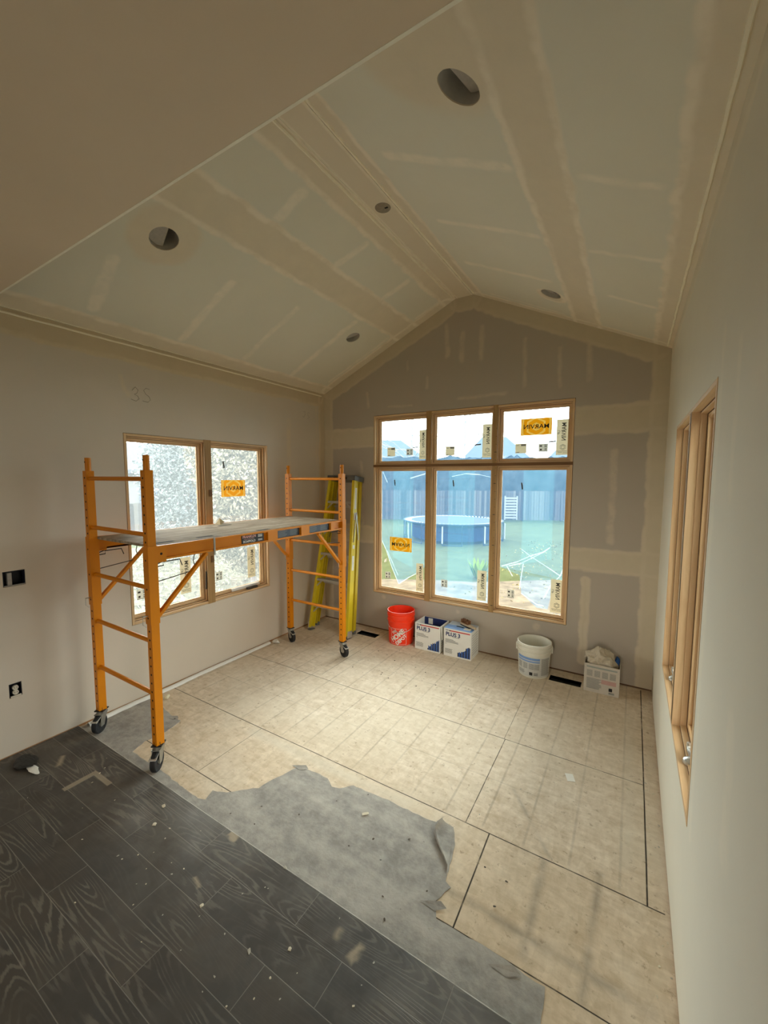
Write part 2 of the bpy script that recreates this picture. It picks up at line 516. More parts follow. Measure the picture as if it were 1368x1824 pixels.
# subfloor
def floor_mat():
    N = NT('oriented_strand_board').set(0.85, 0, 0.2)
    co = N.coord()
    x = N.sep(co)
    st = None
    for k, (sxx, syy, ro) in enumerate(((26, 90, 0.5), (80, 30, -0.4), (40, 60, 1.1))):
        mp = N.n('ShaderNodeMapping')
        mp.inputs['Scale'].default_value = (sxx, syy, 1)
        mp.inputs['Rotation'].default_value = (0, 0, ro)
        mp.inputs['Location'].default_value = (k * 3.7, k * 5.1, 0)
        N.l(co, mp.inputs['Vector'])
        f = N.ramp(N.noise(mp.outputs[0], 0.5, 2, 0.6), 0.40, 0.62)
        st = f if st is None else N.math('ADD', st, f)
    st = N.math('DIVIDE', st, 3.0)
    fl_ = None
    for k, (sxx, syy, ro) in enumerate(((10, 34, 0.35), (30, 12, -0.3), (14, 30, 1.0))):
        mp = N.n('ShaderNodeMapping')
        mp.inputs['Scale'].default_value = (sxx, syy, 1)
        mp.inputs['Rotation'].default_value = (0, 0, ro)
        N.l(co, mp.inputs['Vector'])
        vo = N.n('ShaderNodeTexVoronoi')
        vo.voronoi_dimensions = '2D'
        vo.inputs['Scale'].default_value = 1.0
        N.l(mp.outputs[0], vo.inputs['Vector'])
        g_ = N.sep(vo.outputs['Color'])[0]
        fl_ = g_ if fl_ is None else N.math('ADD', fl_, g_)
    st = N.math('ADD', N.math('MULTIPLY', st, 0.45), N.math('MULTIPLY', fl_, 0.22), clamp=True)
    big = N.noise(co, 1.4, 5, 0.65)
    c = N.mix(st, lin((192, 173, 145)), lin((232, 219, 199)))
    c = N.mix(N.ramp(big, 0.35, 0.7), c, N.mix(st, lin((206, 191, 167)), lin((221, 208, 186))))
    c = N.mix(N.math('MULTIPLY', N.ramp(x[1], -1.6, -2.5), N.ramp(N.noise(co, 1.9, 4, 0.6), 0.3, 0.6, 0.2, 0.7)), c, N.mix(st, lin((184, 160, 126)), lin((226, 204, 172))))
    # reddish dirt flecks and scuffs
    fl = N.noise(co, 26, 4, 0.7)
    c = N.mix(N.ramp(fl, 0.58, 0.72, 0, 0.6), c, lin((140, 116, 88)))
    fl2 = N.noise(co, 4.2, 5, 0.7)
    c = N.mix(N.ramp(fl2, 0.56, 0.75, 0, 0.4), c, lin((158, 136, 108)))
    # faint adhesive grid 0.2 m apart
    wob = N.noise(co, 3, 2)
    gx = N.math('ABSOLUTE', N.math('SUBTRACT', N.math('PINGPONG', N.math('ADD', N.math('ADD', x[0], 0.02), N.math('MULTIPLY', wob, 0.006)), 0.1), 0.1))
    gl = N.ramp(gx, 0.002, 0.009, 1, 0)
    gb = N.math('MULTIPLY', gl, N.ramp(N.noise(co, 2.1, 4, 0.8), 0.38, 0.66, 0.10, 0.32))
    rg = N.math('MULTIPLY', N.ramp(x[1], -2.03, -2.0), 1.0)
    c = N.mix(N.math('MULTIPLY', gb, rg), c, lin((112, 100, 84)))
    gy = marks(N, x[0], x[1], [(0.1, -1.67, 2.9, -1.665, 0.006, 0.004), (0.3, -0.83, 2.6, -0.85, 0.006, 0.004), (0.5, -0.42, 3.2, -0.42, 0.006, 0.004)])
    c = N.mix(N.math('MULTIPLY', gy, N.ramp(N.noise(co, 2.6, 4, 0.8), 0.38, 0.66, 0.10, 0.32)), c, lin((104, 94, 80)))
    # wide smears
    sm = marks(N, x[0], x[1], [(2.98, -2.04, 2.98, -2.5, 0.03, 0.02), (3.2, -1.98, 3.18, -2.53, 0.024, 0.02), (2.6, -2.40, 3.39, -2.43, 0.03, 0.025), (2.75, -1.68, 3.0, -2.02, 0.01, 0.02)])
    c = N.mix(N.math('MULTIPLY', sm, N.ramp(N.noise(co, 7, 4), 0.35, 0.65, 0.15, 0.5)), c, lin((96, 92, 86)))
    # panel seams
    xs = N.sep(N.comb(N.math('ADD', x[0], N.math('MULTIPLY', wob, 0.004)), N.math('ADD', x[1], N.math('MULTIPLY', wob, 0.004)), 0))
    o = -0.002
    se = marks(N, xs[0], xs[1], [(0.02, -1.257, 3.38, -1.255, 0.0045), (0.02, -2.035, 3.44, -2.035, 0.005), (3.38, -0.02, 3.38, -2.035, 0.006),
        (2.592, -1.255, 2.598, -2.035, 0.004), (2.722, -2.035, 2.729, -2.54, 0.006), (0.4, -2.53, 3.454, -2.53, 0.0045),
        (1.108, -2.53, 1.108, -2.04, 0.003), (0.95, -1.2, 0.95, -0.0, 0.0028), (2.585, -1.255, 2.57, 0, 0.0022)], 0.0018)
    c = N.mix(N.math('MULTIPLY', se, N.ramp(N.noise(co, 9, 3), 0.3, 0.5, 0.55, 0.97)), c, lin((30, 24, 20)))
    pale = marks(N, x[0], x[1], [(1.05, -2.09, 2.3, -2.09, 0.07, 0.03), (3.30, -0.3, 3.3, -1.9, 0.05, 0.04)])
    c = N.mix(N.math('MULTIPLY', pale, 0.4), c, lin((214, 206, 188)))
    N.base(c)
    N.bump(N.math('SUBTRACT', st, N.math('MULTIPLY', se, 3)), 0.3, 0.0015)
    return N.m
m_osb = floor_mat()

def tile_mat():
    N = NT('wood_look_tile').set(0.42, 0, 0.4)
    co = N.coord()
    x = N.sep(co)
    row_f = N.math('DIVIDE', N.math('SUBTRACT', -2.70, x[1]), 0.1525)
    row = N.math('FLOOR', row_f)
    par = N.math('MODULO', row, 2)
    offs = N.math('MULTIPLY_ADD', par, -0.37, 0.40)
    col_f = N.math('DIVIDE', N.math('SUBTRACT', x[0], offs), 0.6)
    colm = N.math('FLOOR', col_f)
    wn = N.n('ShaderNodeTexWhiteNoise', noise_dimensions='2D')
    N.l(N.comb(row, colm, 0), wn.inputs['Vector'])
    rnd = wn.outputs['Value']
    fv = N.math('FRACT', row_f)
    fu = N.math('FRACT', col_f)
    ev = N.math('MULTIPLY', N.math('MINIMUM', fv, N.math('SUBTRACT', 1, fv)), 0.1525)
    eu = N.math('MULTIPLY', N.math('MINIMUM', fu, N.math('SUBTRACT', 1, fu)), 0.6)
    edge = N.ramp(N.math('MINIMUM', ev, eu), 0.0008, 0.002, 1, 0)
    # cathedral grain: rings of a distorted distance stretched along the plank
    gx = N.math('ADD', N.math('MULTIPLY', x[0], 0.9), N.math('MULTIPLY', rnd, 17))
    gy = N.math('ADD', N.math('MULTIPLY', x[1], 7.0), N.math('MULTIPLY', rnd, 31))
    base = N.comb(gx, gy, N.math('MULTIPLY', rnd, 9))
    n1 = N.noise(base, 1.1, 1.5, 0.4, 0.3)
    fine = N.noise(N.comb(N.math('MULTIPLY', x[0], 18), N.math('MULTIPLY', x[1], 160), rnd), 1.0, 3, 0.6)
    rings = N.math('FRACT', N.math('ADD', N.math('MULTIPLY', n1, 26), N.math('MULTIPLY', fine, 0.6)))
    line = N.ramp(N.math('ABSOLUTE', N.math('SUBTRACT', rings, 0.5)), 0.05, 0.24, 1, 0)
    line = N.math('MULTIPLY', line, N.ramp(N.noise(co, 3.1, 3), 0.42, 0.6, 0.08, 0.95))
    shade = N.mix(rnd, lin((58, 54, 50)), lin((82, 75, 67)))
    shade = N.mix(N.ramp(N.noise(co, 3.3, 4, 0.7), 0.35, 0.7), shade, lin((70, 67, 63)))
    c = N.mix(N.math('MULTIPLY', line, 0.36), shade, lin((150, 142, 128)))
    dust = N.math('MULTIPLY', N.ramp(N.noise(co, 2.3, 5, 0.7), 0.35, 0.7), N.ramp(x[1], -3.2, -2.72, 0.12, 0.55))
    c = N.mix(dust, c, lin((128, 124, 116)))
    c = N.mix(N.math('MULTIPLY', edge, 0.6), c, lin((140, 134, 124)))
    w = N.noise(co, 16, 3)
    xs0 = N.math('ADD', x[0], N.math('MULTIPLY_ADD', w, 0.05, -0.025))
    xs1 = N.math('ADD', x[1], N.math('MULTIPLY_ADD', w, -0.05, 0.025))
    st = marks(N, xs0, xs1, [(2.44, -2.80, 2.47, -2.81, 0.06, 0.012), (2.36, -2.79, 2.37, -2.79, 0.03, 0.02), (1.64, -2.72, 1.69, -2.72, 0.03, 0.008), (1.69, -2.94, 1.75, -2.96, 0.012, 0.012),
        (0.28, -2.9, 0.36, -2.95, 0.02, 0.015)])
    c = N.mix(N.math('MULTIPLY', st, 0.75), c, lin((176, 160, 134)))
    L = marks(N, x[0], x[1], [(0.61, -3.02, 0.61, -2.85, 0.035, 0.002), (0.61, -2.862, 0.785, -2.862, 0.028, 0.002)])
    c = N.mix(N.math('MULTIPLY', L, 0.85), c, lin((150, 138, 118)))
    eg = N.math('MULTIPLY', N.ramp(x[1], -2.7045, -2.7025), N.ramp(N.noise(co, 12, 3), 0.3, 0.55, 0.35, 1.0))
    c = N.mix(eg, c, lin((186, 180, 168)))
    N.base(c)
    N.bump(N.math('ADD', N.math('MULTIPLY', line, -0.5), N.math('MULTIPLY', edge, -1.5)), 0.35, 0.0015)
    N.l(N.ramp(N.noise(co, 5, 4), 0.3, 0.7, 0.46, 0.7), N.b.inputs['Roughness'])
    return N.m
m_tile = tile_mat()

def membrane_mat():
    N = NT('grey_underlayment').set(0.8, 0, 0.25)
    co = N.coord()
    x = N.sep(co)
    mott = N.noise(co, 14, 5, 0.65)
    big = N.noise(N.vscale(co, (1.2, 4, 1)), 1.6, 4, 0.6)
    c = N.mix(N.ramp(mott, 0.3, 0.7), lin((138, 134, 127)), lin((168, 163, 154)))
    c = N.mix(N.ramp(big, 0.4, 0.68, 0, 0.45), c, lin((196, 190, 178)))
    sp = N.noise(co, 22, 2, 0.5)
    c = N.mix(N.ramp(sp, 0.72, 0.78, 0, 0.8), c, lin((58, 56, 54)))
    N.base(c)
    N.bump(N.math('ADD', big, mott), 0.5, 0.01)
    return N.m
m_mem = membrane_mat()

m_rough = simple('rough_framing_wood', (74, 54, 36), 0.9, var=0.2)
m_dark = simple('dark_void', (14, 12, 11), 0.9)
m_orange = simple('orange_powder_coat', (212, 128, 0), 0.42, var=0.06, scale=8, spec=0.3)
m_hole = simple('hole_shadow_black', (20, 12, 6), 0.9)
m_zinc = simple('zinc_plated_steel', (176, 174, 166), 0.35, 0.85, 0.1, 20)
m_black = simple('black_plastic', (24, 24, 25), 0.5)
m_rubber = simple('black_rubber', (28, 28, 30), 0.75)
m_tyre = simple('grey_tyre', (96, 98, 100), 0.7)
m_steel_dark = simple('dark_steel_rod', (70, 62, 54), 0.5, 0.6)
def deck_mat():
    N = NT('worn_plywood').set(0.8, 0, 0.2)
    co = N.coord()
    f = N.noise(N.vscale(co, (30, 2.2, 1)), 1, 5, 0.65, 0.4)
    c = N.mix(N.ramp(f, 0.3, 0.7), lin((132, 116, 96)), lin((186, 170, 146)))
    s = N.noise(co, 7, 5, 0.7)
    c = N.mix(N.ramp(s, 0.5, 0.72, 0, 0.65), c, lin((98, 84, 70)))
    s = N.noise(co, 12, 5, 0.7)
    c = N.mix(N.ramp(s, 0.62, 0.72, 0, 0.7), c, lin((206, 200, 188)))
    N.base(c)
    return N.m
m_deck = deck_mat()
m_label_blk = simple('black_label', (22, 22, 26), 0.4)
m_label_nv = simple('navy_warning_label', (44, 52, 64), 0.4, var=0.25, scale=60)
m_white = simple('white_print', (226, 224, 216), 0.5)
m_redprint = simple('red_print', (188, 40, 34), 0.5)
m_yellow = simple('yellow_fibreglass', (214, 192, 30), 0.45, var=0.07, scale=14)
m_yellow2 = simple('yellow_fibreglass_edge', (196, 172, 26), 0.45, var=0.07, scale=14)
m_alu = simple('aluminium', (188, 186, 178), 0.42, 0.6, 0.1, 24)
m_greyp = simple('grey_plastic', (92, 92, 90), 0.5, var=0.12)
m_paperlbl = simple('white_ladder_label', (222, 220, 206), 0.6, var=0.15, scale=70)
m_bucket = simple('orange_red_plastic', (244, 58, 22), 0.35, var=0.03)
m_wbucket = simple('white_plastic', (224, 222, 208), 0.4, var=0.05)
m_wlabel = simple('pale_printed_label', (206, 206, 200), 0.6, var=0.1, scale=40)
m_grey_ink = simple('grey_print', (138, 138, 132), 0.6)
m_blue_ink = simple('blue_print', (44, 88, 158), 0.5, var=0.25, scale=60)
m_dkblue = simple('dark_blue_print', (24, 40, 96), 0.5)
m_ltblue = simple('light_blue_print', (120, 158, 210), 0.5, var=0.1)
m_card = simple('white_cardboard', (224, 222, 214), 0.7, var=0.04)
m_cardin = simple('grey_cardboard_inside', (176, 172, 160), 0.8, var=0.06)
m_bag = simple('dusty_plastic_bag', (190, 178, 156), 0.55, var=0.14, scale=16)
m_bluebag = simple('blue_plastic', (22, 78, 140), 0.4)
m_bristle = simple('brown_bristles', (118, 78, 48), 0.9, var=0.35, scale=180)
m_brushwood = simple('brush_wood', (190, 170, 140), 0.6, var=0.15)
m_plaster = simple('plaster_chip', (206, 196, 172), 0.95, var=0.1, scale=60)
m_plaster2 = simple('grey_plaster_chip', (176, 170, 156), 0.95, var=0.15, scale=60)
m_paper = simple('white_paper', (232, 230, 220), 0.7, var=0.02)
m_vinyl = simple('white_vinyl', (226, 224, 216), 0.5, var=0.05)
m_can = simple('galvanised_can', (190, 186, 178), 0.7, 0.0, 0.2, 30)
m_canlight = simple('grey_can_plate', (176, 168, 158), 0.8, 0.0, 0.2, 60)
m_graphite = simple('graphite', (140, 130, 114), 0.9)
m_ductmetal = simple('duct_metal', (60, 60, 58), 0.6, 0.5)
m_clad = simple('exterior_cladding', (84, 76, 64), 0.7)
m_ink = simple('black_ink', (52, 44, 34), 0.6)
m_silver = simple('silver_hardware', (196, 194, 186), 0.3, 0.7)

def glass_mat():
    N = NT('window_glass')
    tr = N.n('ShaderNodeBsdfTransparent')
    tr.inputs[0].default_value = (0.94, 0.97, 0.96, 1)
    gl = N.n('ShaderNodeBsdfGlossy')
    gl.inputs['Roughness'].default_value = 0.02
    fr_ = N.n('ShaderNodeFresnel')
    fr_.inputs[0].default_value = 1.35
    mx = N.n('ShaderNodeMixShader')
    N.l(fr_.outputs[0], mx.inputs[0])
    N.l(tr.outputs[0], mx.inputs[1])
    N.l(gl.outputs[0], mx.inputs[2])
    N.l(mx.outputs[0], N.out.inputs[0])
    return N.m
m_glass = glass_mat()
def film_mat(name, tint, body, amount, crease=0.0):
    N = NT(name)
    tr = N.n('ShaderNodeBsdfTransparent')
    tr.inputs[0].default_value = tint
    tl = N.n('ShaderNodeBsdfTranslucent')
    tl.inputs[0].default_value = body
    mx = N.n('ShaderNodeMixShader')
    if crease:
        co = N.coord()
        f = N.noise(co, 6, 4, 0.6, 1.5)
        f = N.math('ABSOLUTE', N.math('SUBTRACT', f, 0.5))
        N.l(N.ramp(f, 0.0, 0.03, amount + crease, amount), mx.inputs[0])
    else:
        mx.inputs[0].default_value = amount
    N.l(tr.outputs[0], mx.inputs[1])
    N.l(tl.outputs[0], mx.inputs[2])
    N.l(mx.outputs[0], N.out.inputs[0])
    return N.m
m_film = film_mat('blue_protective_film', (0.78, 0.89, 0.98, 1), (0.24, 0.56, 1.0, 1), 0.088)
m_film2 = film_mat('doubled_blue_film', (0.94, 0.98, 1.0, 1), (0.30, 0.82, 0.85, 1), 0.035)
m_fold = film_mat('creased_white_film', (1, 1, 1, 1), (0.92, 0.97, 1.0, 1), 0.10)
def sticker_mat(name, col, spec=0.3, trans=0.5, rings=None):
    N = NT(name)
    N.set(0.5, 0, spec)
    if rings:
        co = N.coord()
        x = N.sep(co)
        cu, cv = rings[:2]
        a = N.math('SUBTRACT', x[0], cu)
        b = N.math('SUBTRACT', x[2], cv)
        h = N.math('MAXIMUM', N.math('ABSOLUTE', a), N.math('MAXIMUM', N.math('ABSOLUTE', N.math('ADD', N.math('MULTIPLY', a, 0.5), N.math('MULTIPLY', b, 0.866))), N.math('ABSOLUTE', N.math('SUBTRACT', N.math('MULTIPLY', a, 0.5), N.math('MULTIPLY', b, 0.866)))))
        rr = N.math('FRACT', N.math('MULTIPLY', N.math('ADD', h, N.math('MULTIPLY', N.noise(co, 12, 2), 0.02)), 21))
        m = N.math('MULTIPLY', N.ramp(rr, 0.55, 0.62), N.ramp(rr, 0.9, 0.97, 1, 0))
        colo = N.mix(m, lin(col), lin(rings[2]))
    else:
        co = N.coord()
        c = lin(col)
        colo = N.mix(N.noise(co, 50, 2), tuple(q * 0.93 for q in c[:3]) + (1,), c)
    tl = N.n('ShaderNodeBsdfTranslucent')
    N.l(colo, tl.inputs[0])
    N.base(colo)
    mx = N.n('ShaderNodeMixShader')
    mx.inputs[0].default_value = trans
    N.l(N.b.outputs[0], mx.inputs[1])
    N.l(tl.outputs[0], mx.inputs[2])
    N.l(mx.outputs[0], N.out.inputs[0])
    return N.m
m_stk_cream = sticker_mat('cream_sticker_paper', (226, 212, 176), 0.3, 0.19)
m_stk_white = sticker_mat('pale_sticker_paper', (216, 212, 196), 0.3, 0.19)
m_yleaf = sticker_mat('yellow_leaf', (236, 214, 120), 0.2, 0.4)

# ------------------------------------------------------------------ room shell
WIN_B = (0.7199, 2.786, 0.4355, 2.4433)
WIN_L = (-2.312, -0.9187, 0.6091, 2.0771)
G = 0.004
def rect(a, b, c, d):
    return [(a, c), (b, c), (b, d), (a, d)]
def circ(cx, cy, rx, ry, n=28, jag=0.0):
    return [(cx + rx * (1 + random.uniform(-jag, jag)) * math.cos(2 * PI * i / n), cy + ry * (1 + random.uniform(-jag, jag)) * math.sin(2 * PI * i / n)) for i in range(n)]
def structure(o):
    o['kind'] = 'structure'
    return o
VENTS = [(0.648, 0.900, -0.252, -0.143), (2.693, 2.946, -0.235, -0.129)]
structure(MB().prism(rect(-0.15, W + 0.15, YB, 0.15), [rect(*v) for v in VENTS], lambda u, v, w: (u, v, w), -0.03, 0).build('floor', m_osb))
TZ = 0.008
structure(MB().box((0.0, YB, 0.0), (W, -2.70, TZ)).build('floor_tiles', m_tile, bevel=0.001))
WB = 0.014
T = 0.15
ow = [(0, WB), (W, WB), (W, HE), (RR, HP), (RL, HP), (0, HE)]
structure(MB().prism([(-T, -0.02), (W + T, -0.02), (W + T, HE + 0.05), (RR, HP + 0.05), (RL, HP + 0.05), (-T, HE + 0.05)], [rect(WIN_B[0] - G - 0.004, WIN_B[1] + G + 0.004, WIN_B[2] - G, WIN_B[3] + G)],
    lambda u, v, w: (u, w, v), 0.013, T).build('wall_back_framing', m_rough))
structure(MB().prism(ow, [rect(WIN_B[0] - G, WIN_B[1] + G, WIN_B[2] - G, WIN_B[3] + G)], lambda u, v, w: (u, w, v), 0, 0.0129).build('wall_back', m_back))
OUT = [(-3.041, -2.938, 1.078, 1.168), (-3.05, -2.993, 0.376, 0.460)]
def side_wall(name, mat, x0, sgn, holes, zt):
    structure(MB().prism(rect(YB, 0.0, -0.02, zt + 0.06), [rect(a - G - 0.003, b + G + 0.003, c - G, d + G) for a, b, c, d in holes], lambda u, v, w: (x0 + sgn * w, u, v), 0.013, T).build(name + '_framing', m_rough))
    return structure(MB().prism(rect(YB, 0.0, WB, zt), [rect(a - G * 0.7, b + G * 0.7, c - G * 0.7, d + G * 0.7) for a, b, c, d in holes], lambda u, v, w: (x0 + sgn * w, u, v), 0, 0.0129).build(name, mat))
wall_left = side_wall('wall_left', m_left, 0, -1, [WIN_L] + OUT, HE)
wall_right = side_wall('wall_right', m_right, W, 1, [(-2.301, -0.9256, 0.5931, 2.0605)], HE)
# exposed wood under the side walls, painted gap shade under the back wall
structure(MB().box((-0.012, YB, 0.0), (-0.001, 0.0, WB)).build('trim_1', m_plate))
structure(MB().box((0.0, 0.001, 0.0), (W, 0.012, WB)).build('trim_2', m_plate_gap))
structure(MB().box((W + 0.001, YB, 0.0), (W + 0.012, 0.0, WB)).build('trim_3', m_plate))
# kitchen shell behind the camera, with an unseen opening added for fill daylight
structure(MB().prism(rect(-T, W + T, -0.02, HE + 0.3), [rect(2.45, 3.35, 0.5, 2.2)], lambda u, v, w: (u, YB - w, v), 0, T).build('wall_rear', m_kitchen))
structure(MB().prism(rect(-T, W + T, YB - T, YS), [], lambda u, v, w: (u, v, HE - 0.002 + w), 0, 0.1).build('ceiling_kitchen', m_kitchen))
structure(MB().prism([(0, HE), (W, HE), (RR, HP + 0.02), (RL, HP + 0.02)], [], lambda u, v, w: (u, YS - w, v), 0, 0.1).build('wall_gable', m_kitchen))
structure(MB().box((0, YS - 0.008, HE - 0.0027), (W, YS + 0.001, HE - 0.0015)).build('trim_4', simple('corner_bead_white', (252, 246, 230), 0.8)))
def slope(x, side):
    return HE + (HP - HE) * (x / RL) if side == 'L' else HE + (HP - HE) * ((W - x) / (W - RR))
CANS = [(0.845, -2.452, 'L', 0.080), (0.827, -0.545, 'L', 0.070), (2.652, -2.440, 'R', 0.082), (2.650, -0.540, 'R', 0.078)]
for side, a, b, nm, mt in (('L', 0, RL, 'ceiling_left', m_ceil_l), ('R', RR, W, 'ceiling_right', m_ceil_r)):
    nv = Vector((-(HP - HE), 0, RL)).normalized() if side == 'L' else Vector((HP - HE, 0, W - RR)).normalized()
    holes = [circ(c[0], c[1], c[3] * abs(nv.z), c[3], 36, 0.012) for c in CANS if c[2] == side]
    structure(MB().prism(rect(a, b, YS, 0.0), holes, lambda u, v, w: tuple(Vector((u, v, slope(u, side))) + nv * w), 0, 0.016).build(nm, mt))
    structure(MB().prism(rect(a, b, YS, 0.0), holes, lambda u, v, w: tuple(Vector((u, v, slope(u, side))) + nv * w), 0.0162, 0.04).build('roof_deck', m_rough))
structure(MB().box((RL - 0.01, YS, HP), (RR + 0.01, 0.0, HP + 0.04)).build('ceiling_ridge', m_ridge))

# corner beads of dried compound along the ridge and eaves
m_bead = simple('dried_compound_ridge', (252, 240, 218), 0.95, var=0.1, scale=25)
def bead(pts, r):
    mb = MB()
    (x0, y0, z0), (x1, y1, z1) = pts
    n = 60
    P = []
    for i in range(n + 1):
        t = i / n
        P.append((x0 + (x1 - x0) * t + random.uniform(-1, 1) * 0.0015, y0 + (y1 - y0) * t, z0 + (z1 - z0) * t + random.uniform(-1, 1) * 0.001))
    mb.tube(P, r, 5)
    return mb
for i, (pp, r_) in enumerate([(((RL - 0.012, YS, HP - 0.008), (RL - 0.012, -0.06, HP - 0.008)), 0.009), (((RL + 0.016, YS, HP - 0.001), (RL + 0.016, -0.06, HP - 0.001)), 0.003),
        (((RR + 0.008, YS, HP - 0.005), (RR + 0.008, -0.05, HP - 0.005)), 0.008), (((RR - 0.012, YS, HP - 0.001), (RR - 0.012, -0.3, HP - 0.001)), 0.003),
        (((0.0, -3.3, HE - 0.028), (0.0, -0.05, HE - 0.028)), 0.007), (((0.012, YS, HE + 0.002), (0.012, -0.05, HE + 0.002)), 0.003),
        (((W - 0.03, -3.0, slope(W - 0.03, 'R') - 0.001), (W - 0.03, -0.05, slope(W - 0.03, 'R') - 0.001)), 0.008)]):
    structure(bead(pp, r_).build('trim_%d' % (i + 5), m_bead, smooth=True))

# pencil marks on the left wall
def stroke(mb, pts, r=0.0013):
    mb.tube([(0.0015, p[0], p[1]) for p in pts], r, 5)
pm = MB()
def ess(cy, cz, h, mirror=1):
    return [(cy + mirror * h * 0.3 * math.cos(a) * (1 if k < 9 else -1), cz + (h * 0.25 if k < 9 else -h * 0.25) + h * 0.25 * math.sin(a) * 1) for k, a in enumerate([R(20 + 28 * i) for i in range(9)] + [R(-90 - 0 + 26 * i) for i in range(9)])]
stroke(pm, [(-2.235, 2.40), (-2.21, 2.43), (-2.19, 2.41), (-2.20, 2.385), (-2.22, 2.375), (-2.195, 2.365), (-2.185, 2.345), (-2.21, 2.325), (-2.245, 2.335)])
stroke(pm, [(-2.105, 2.43), (-2.13, 2.435), (-2.15, 2.415), (-2.135, 2.39), (-2.11, 2.375), (-2.10, 2.35), (-2.12, 2.33), (-2.16, 2.335)])
stroke(pm, [(-0.37, 2.50), (-0.34, 2.51), (-0.34, 2.47), (-0.36, 2.44), (-0.38, 2.45)])
stroke(pm, [(-0.27, 2.50), (-0.30, 2.50), (-0.29, 2.47), (-0.27, 2.45), (-0.30, 2.43)])
pm.build('pencil_mark', m_graphite, wall_left)

# ------------------------------------------------------------------ windows
def ring(mb, u0, u1, v0, v1, t, d0, d1, a=0, b=1):
    mb.box((u0, d0, v0), (u0 + t, d1, v1), a)
    mb.box((u1 - t, d0, v0), (u1, d1, v1), a)
    mb.box((u0 + t, d0, v0), (u1 - t, d1, v0 + t), b)
    mb.box((u0 + t, d0, v1 - t), (u1 - t, d1, v1), b)
m_joint = simple('dark_wood_joint', (96, 64, 34), 0.9)
def unit(parent, u0, u1, v0, v1):
    mb = MB()
    ring(mb, u0, u1, v0, v1, 0.018, -0.002, 0.12)
    mb.build('jamb_frame', [m_pine_v, m_pine_h], parent, bevel=0.0012)
    mb = MB()
    ring(mb, u0 + 0.018, u1 - 0.018, v0 + 0.018, v1 - 0.018, 0.010, 0.030, 0.10)
    ring(mb, u0 + 0.0182, u1 - 0.0182, v0 + 0.0182, v1 - 0.0182, 0.0025, 0.0282, 0.030, 2, 2)
    ring(mb, u0 + 0.0282, u1 - 0.0282, v0 + 0.0282, v1 - 0.0282, 0.003, 0.0525, 0.055, 2, 2)
    mb.build('stop_bead', [m_pine_v, m_pine_h, m_joint], parent, bevel=0.0008)
    mb = MB()
    ring(mb, u0 + 0.028, u1 - 0.028, v0 + 0.028, v1 - 0.028, 0.020, 0.055, 0.089)
    ring(mb, u0 + 0.048, u1 - 0.048, v0 + 0.048, v1 - 0.048, 0.008, 0.072, 0.089)
    s = mb.build('sash', [m_pine_v, m_pine_h], parent, bevel=0.0012)
    g = MB().box((u0 + 0.054, 0.083, v0 + 0.054), (u1 - 0.054, 0.087, v1 - 0.054)).build('glass_pane', m_glass, s)
    mb = MB()
    ring(mb, u0, u1, v0, v1, 0.022, 0.121, 0.135)
    mb.build('outer_cladding', m_clad, s)
    return g
def lettering(parent, items, mat=m_ink):
    mb = MB()
    for it in items:
        add_text(mb, *it[0], **it[1])
    return mb.build('lettering', mat, parent)
SD = 0.081
def brand_sticker(win, u0, u1, v0, v1, flip=1, lab='orange and gold sticker with mirrored dark lettering'):
    cu, cv = (u0 + u1) / 2, (v0 + v1) / 2
    m = sticker_mat('orange_sticker', (246, 166, 8), 0.3, 0.17, (cu, cv, (252, 204, 96)))
    s = MB().sheet(rect(u0, u1, v0, v1), lambda u, v: (u, SD + 0.0005, v)).build('sticker', m, win)
    s['label'] = lab
    w = u1 - u0
    lettering(s, [(('MARVIN', (v1 - v0) * 0.36, lambda a, b: (a, SD - 0.0008, b)), dict(sx=-1 * (w * 0.92 / ((v1 - v0) * 0.36 * 4.05)) * flip * (1 if flip > 0 else 1), sy=1 if flip > 0 else -1, at=(cu, cv), bold=0.012))] if flip > 0 else
        [(('MARVIN', (v1 - v0) * 0.36, lambda a, b: (a, SD - 0.0008, b)), dict(sx=w * 0.92 / ((v1 - v0) * 0.36 * 4.05), sy=-1, at=(cu, cv), bold=0.012))])
def tall_sticker(win, u0, u1, v0, v1):
    s = MB().sheet(rect(u0, u1, v0, v1), lambda u, v: (u, SD + 0.0005, v)).build('sticker', m_stk_cream, win)
    s['label'] = 'tall cream sticker with sideways mirrored lettering'
    cu, h, w = (u0 + u1) / 2, v1 - v0, u1 - u0
    sz = w * 0.52
    fn = lambda a, b: (a, SD - 0.0008, b)
    mb = MB()
    add_text(mb, 'MARVIN', sz, fn, rot=R(90), sx=-1 * (h * 0.56 / (sz * 4.05)), sy=1, at=(cu + w * 0.12, v1 - h * 0.345), bold=0.014)
    add_text(mb, 'UP', w * 0.3, fn, rot=R(90), sx=-1, at=(cu - w * 0.3, v1 - h * 0.36))
    # emblem: concentric hexagon outlines, and caption strokes
    for rr in (0.20, 0.12):
        c0 = (cu + w * 0.05, v0 + h * 0.22)
        P = [(c0[0] + w * rr * 1.2 * math.cos(R(60 * k + 30)), SD - 0.0012, c0[1] + w * rr * 1.2 * math.sin(R(60 * k + 30))) for k in range(7)]
        mb.tube(P, w * 0.016, 4)
    for k, (z0, uu0, uu1) in enumerate(((0.065, 0.15, 0.5), (0.055, 0.55, 0.9), (0.10, 0.1, 0.9))):
        mb.box((u0 + w * uu0, SD - 0.001, v0 + h * z0), (u0 + w * uu1, SD - 0.0004, v0 + h * z0 + 0.003))
    mb.build('lettering', m_ink, s)
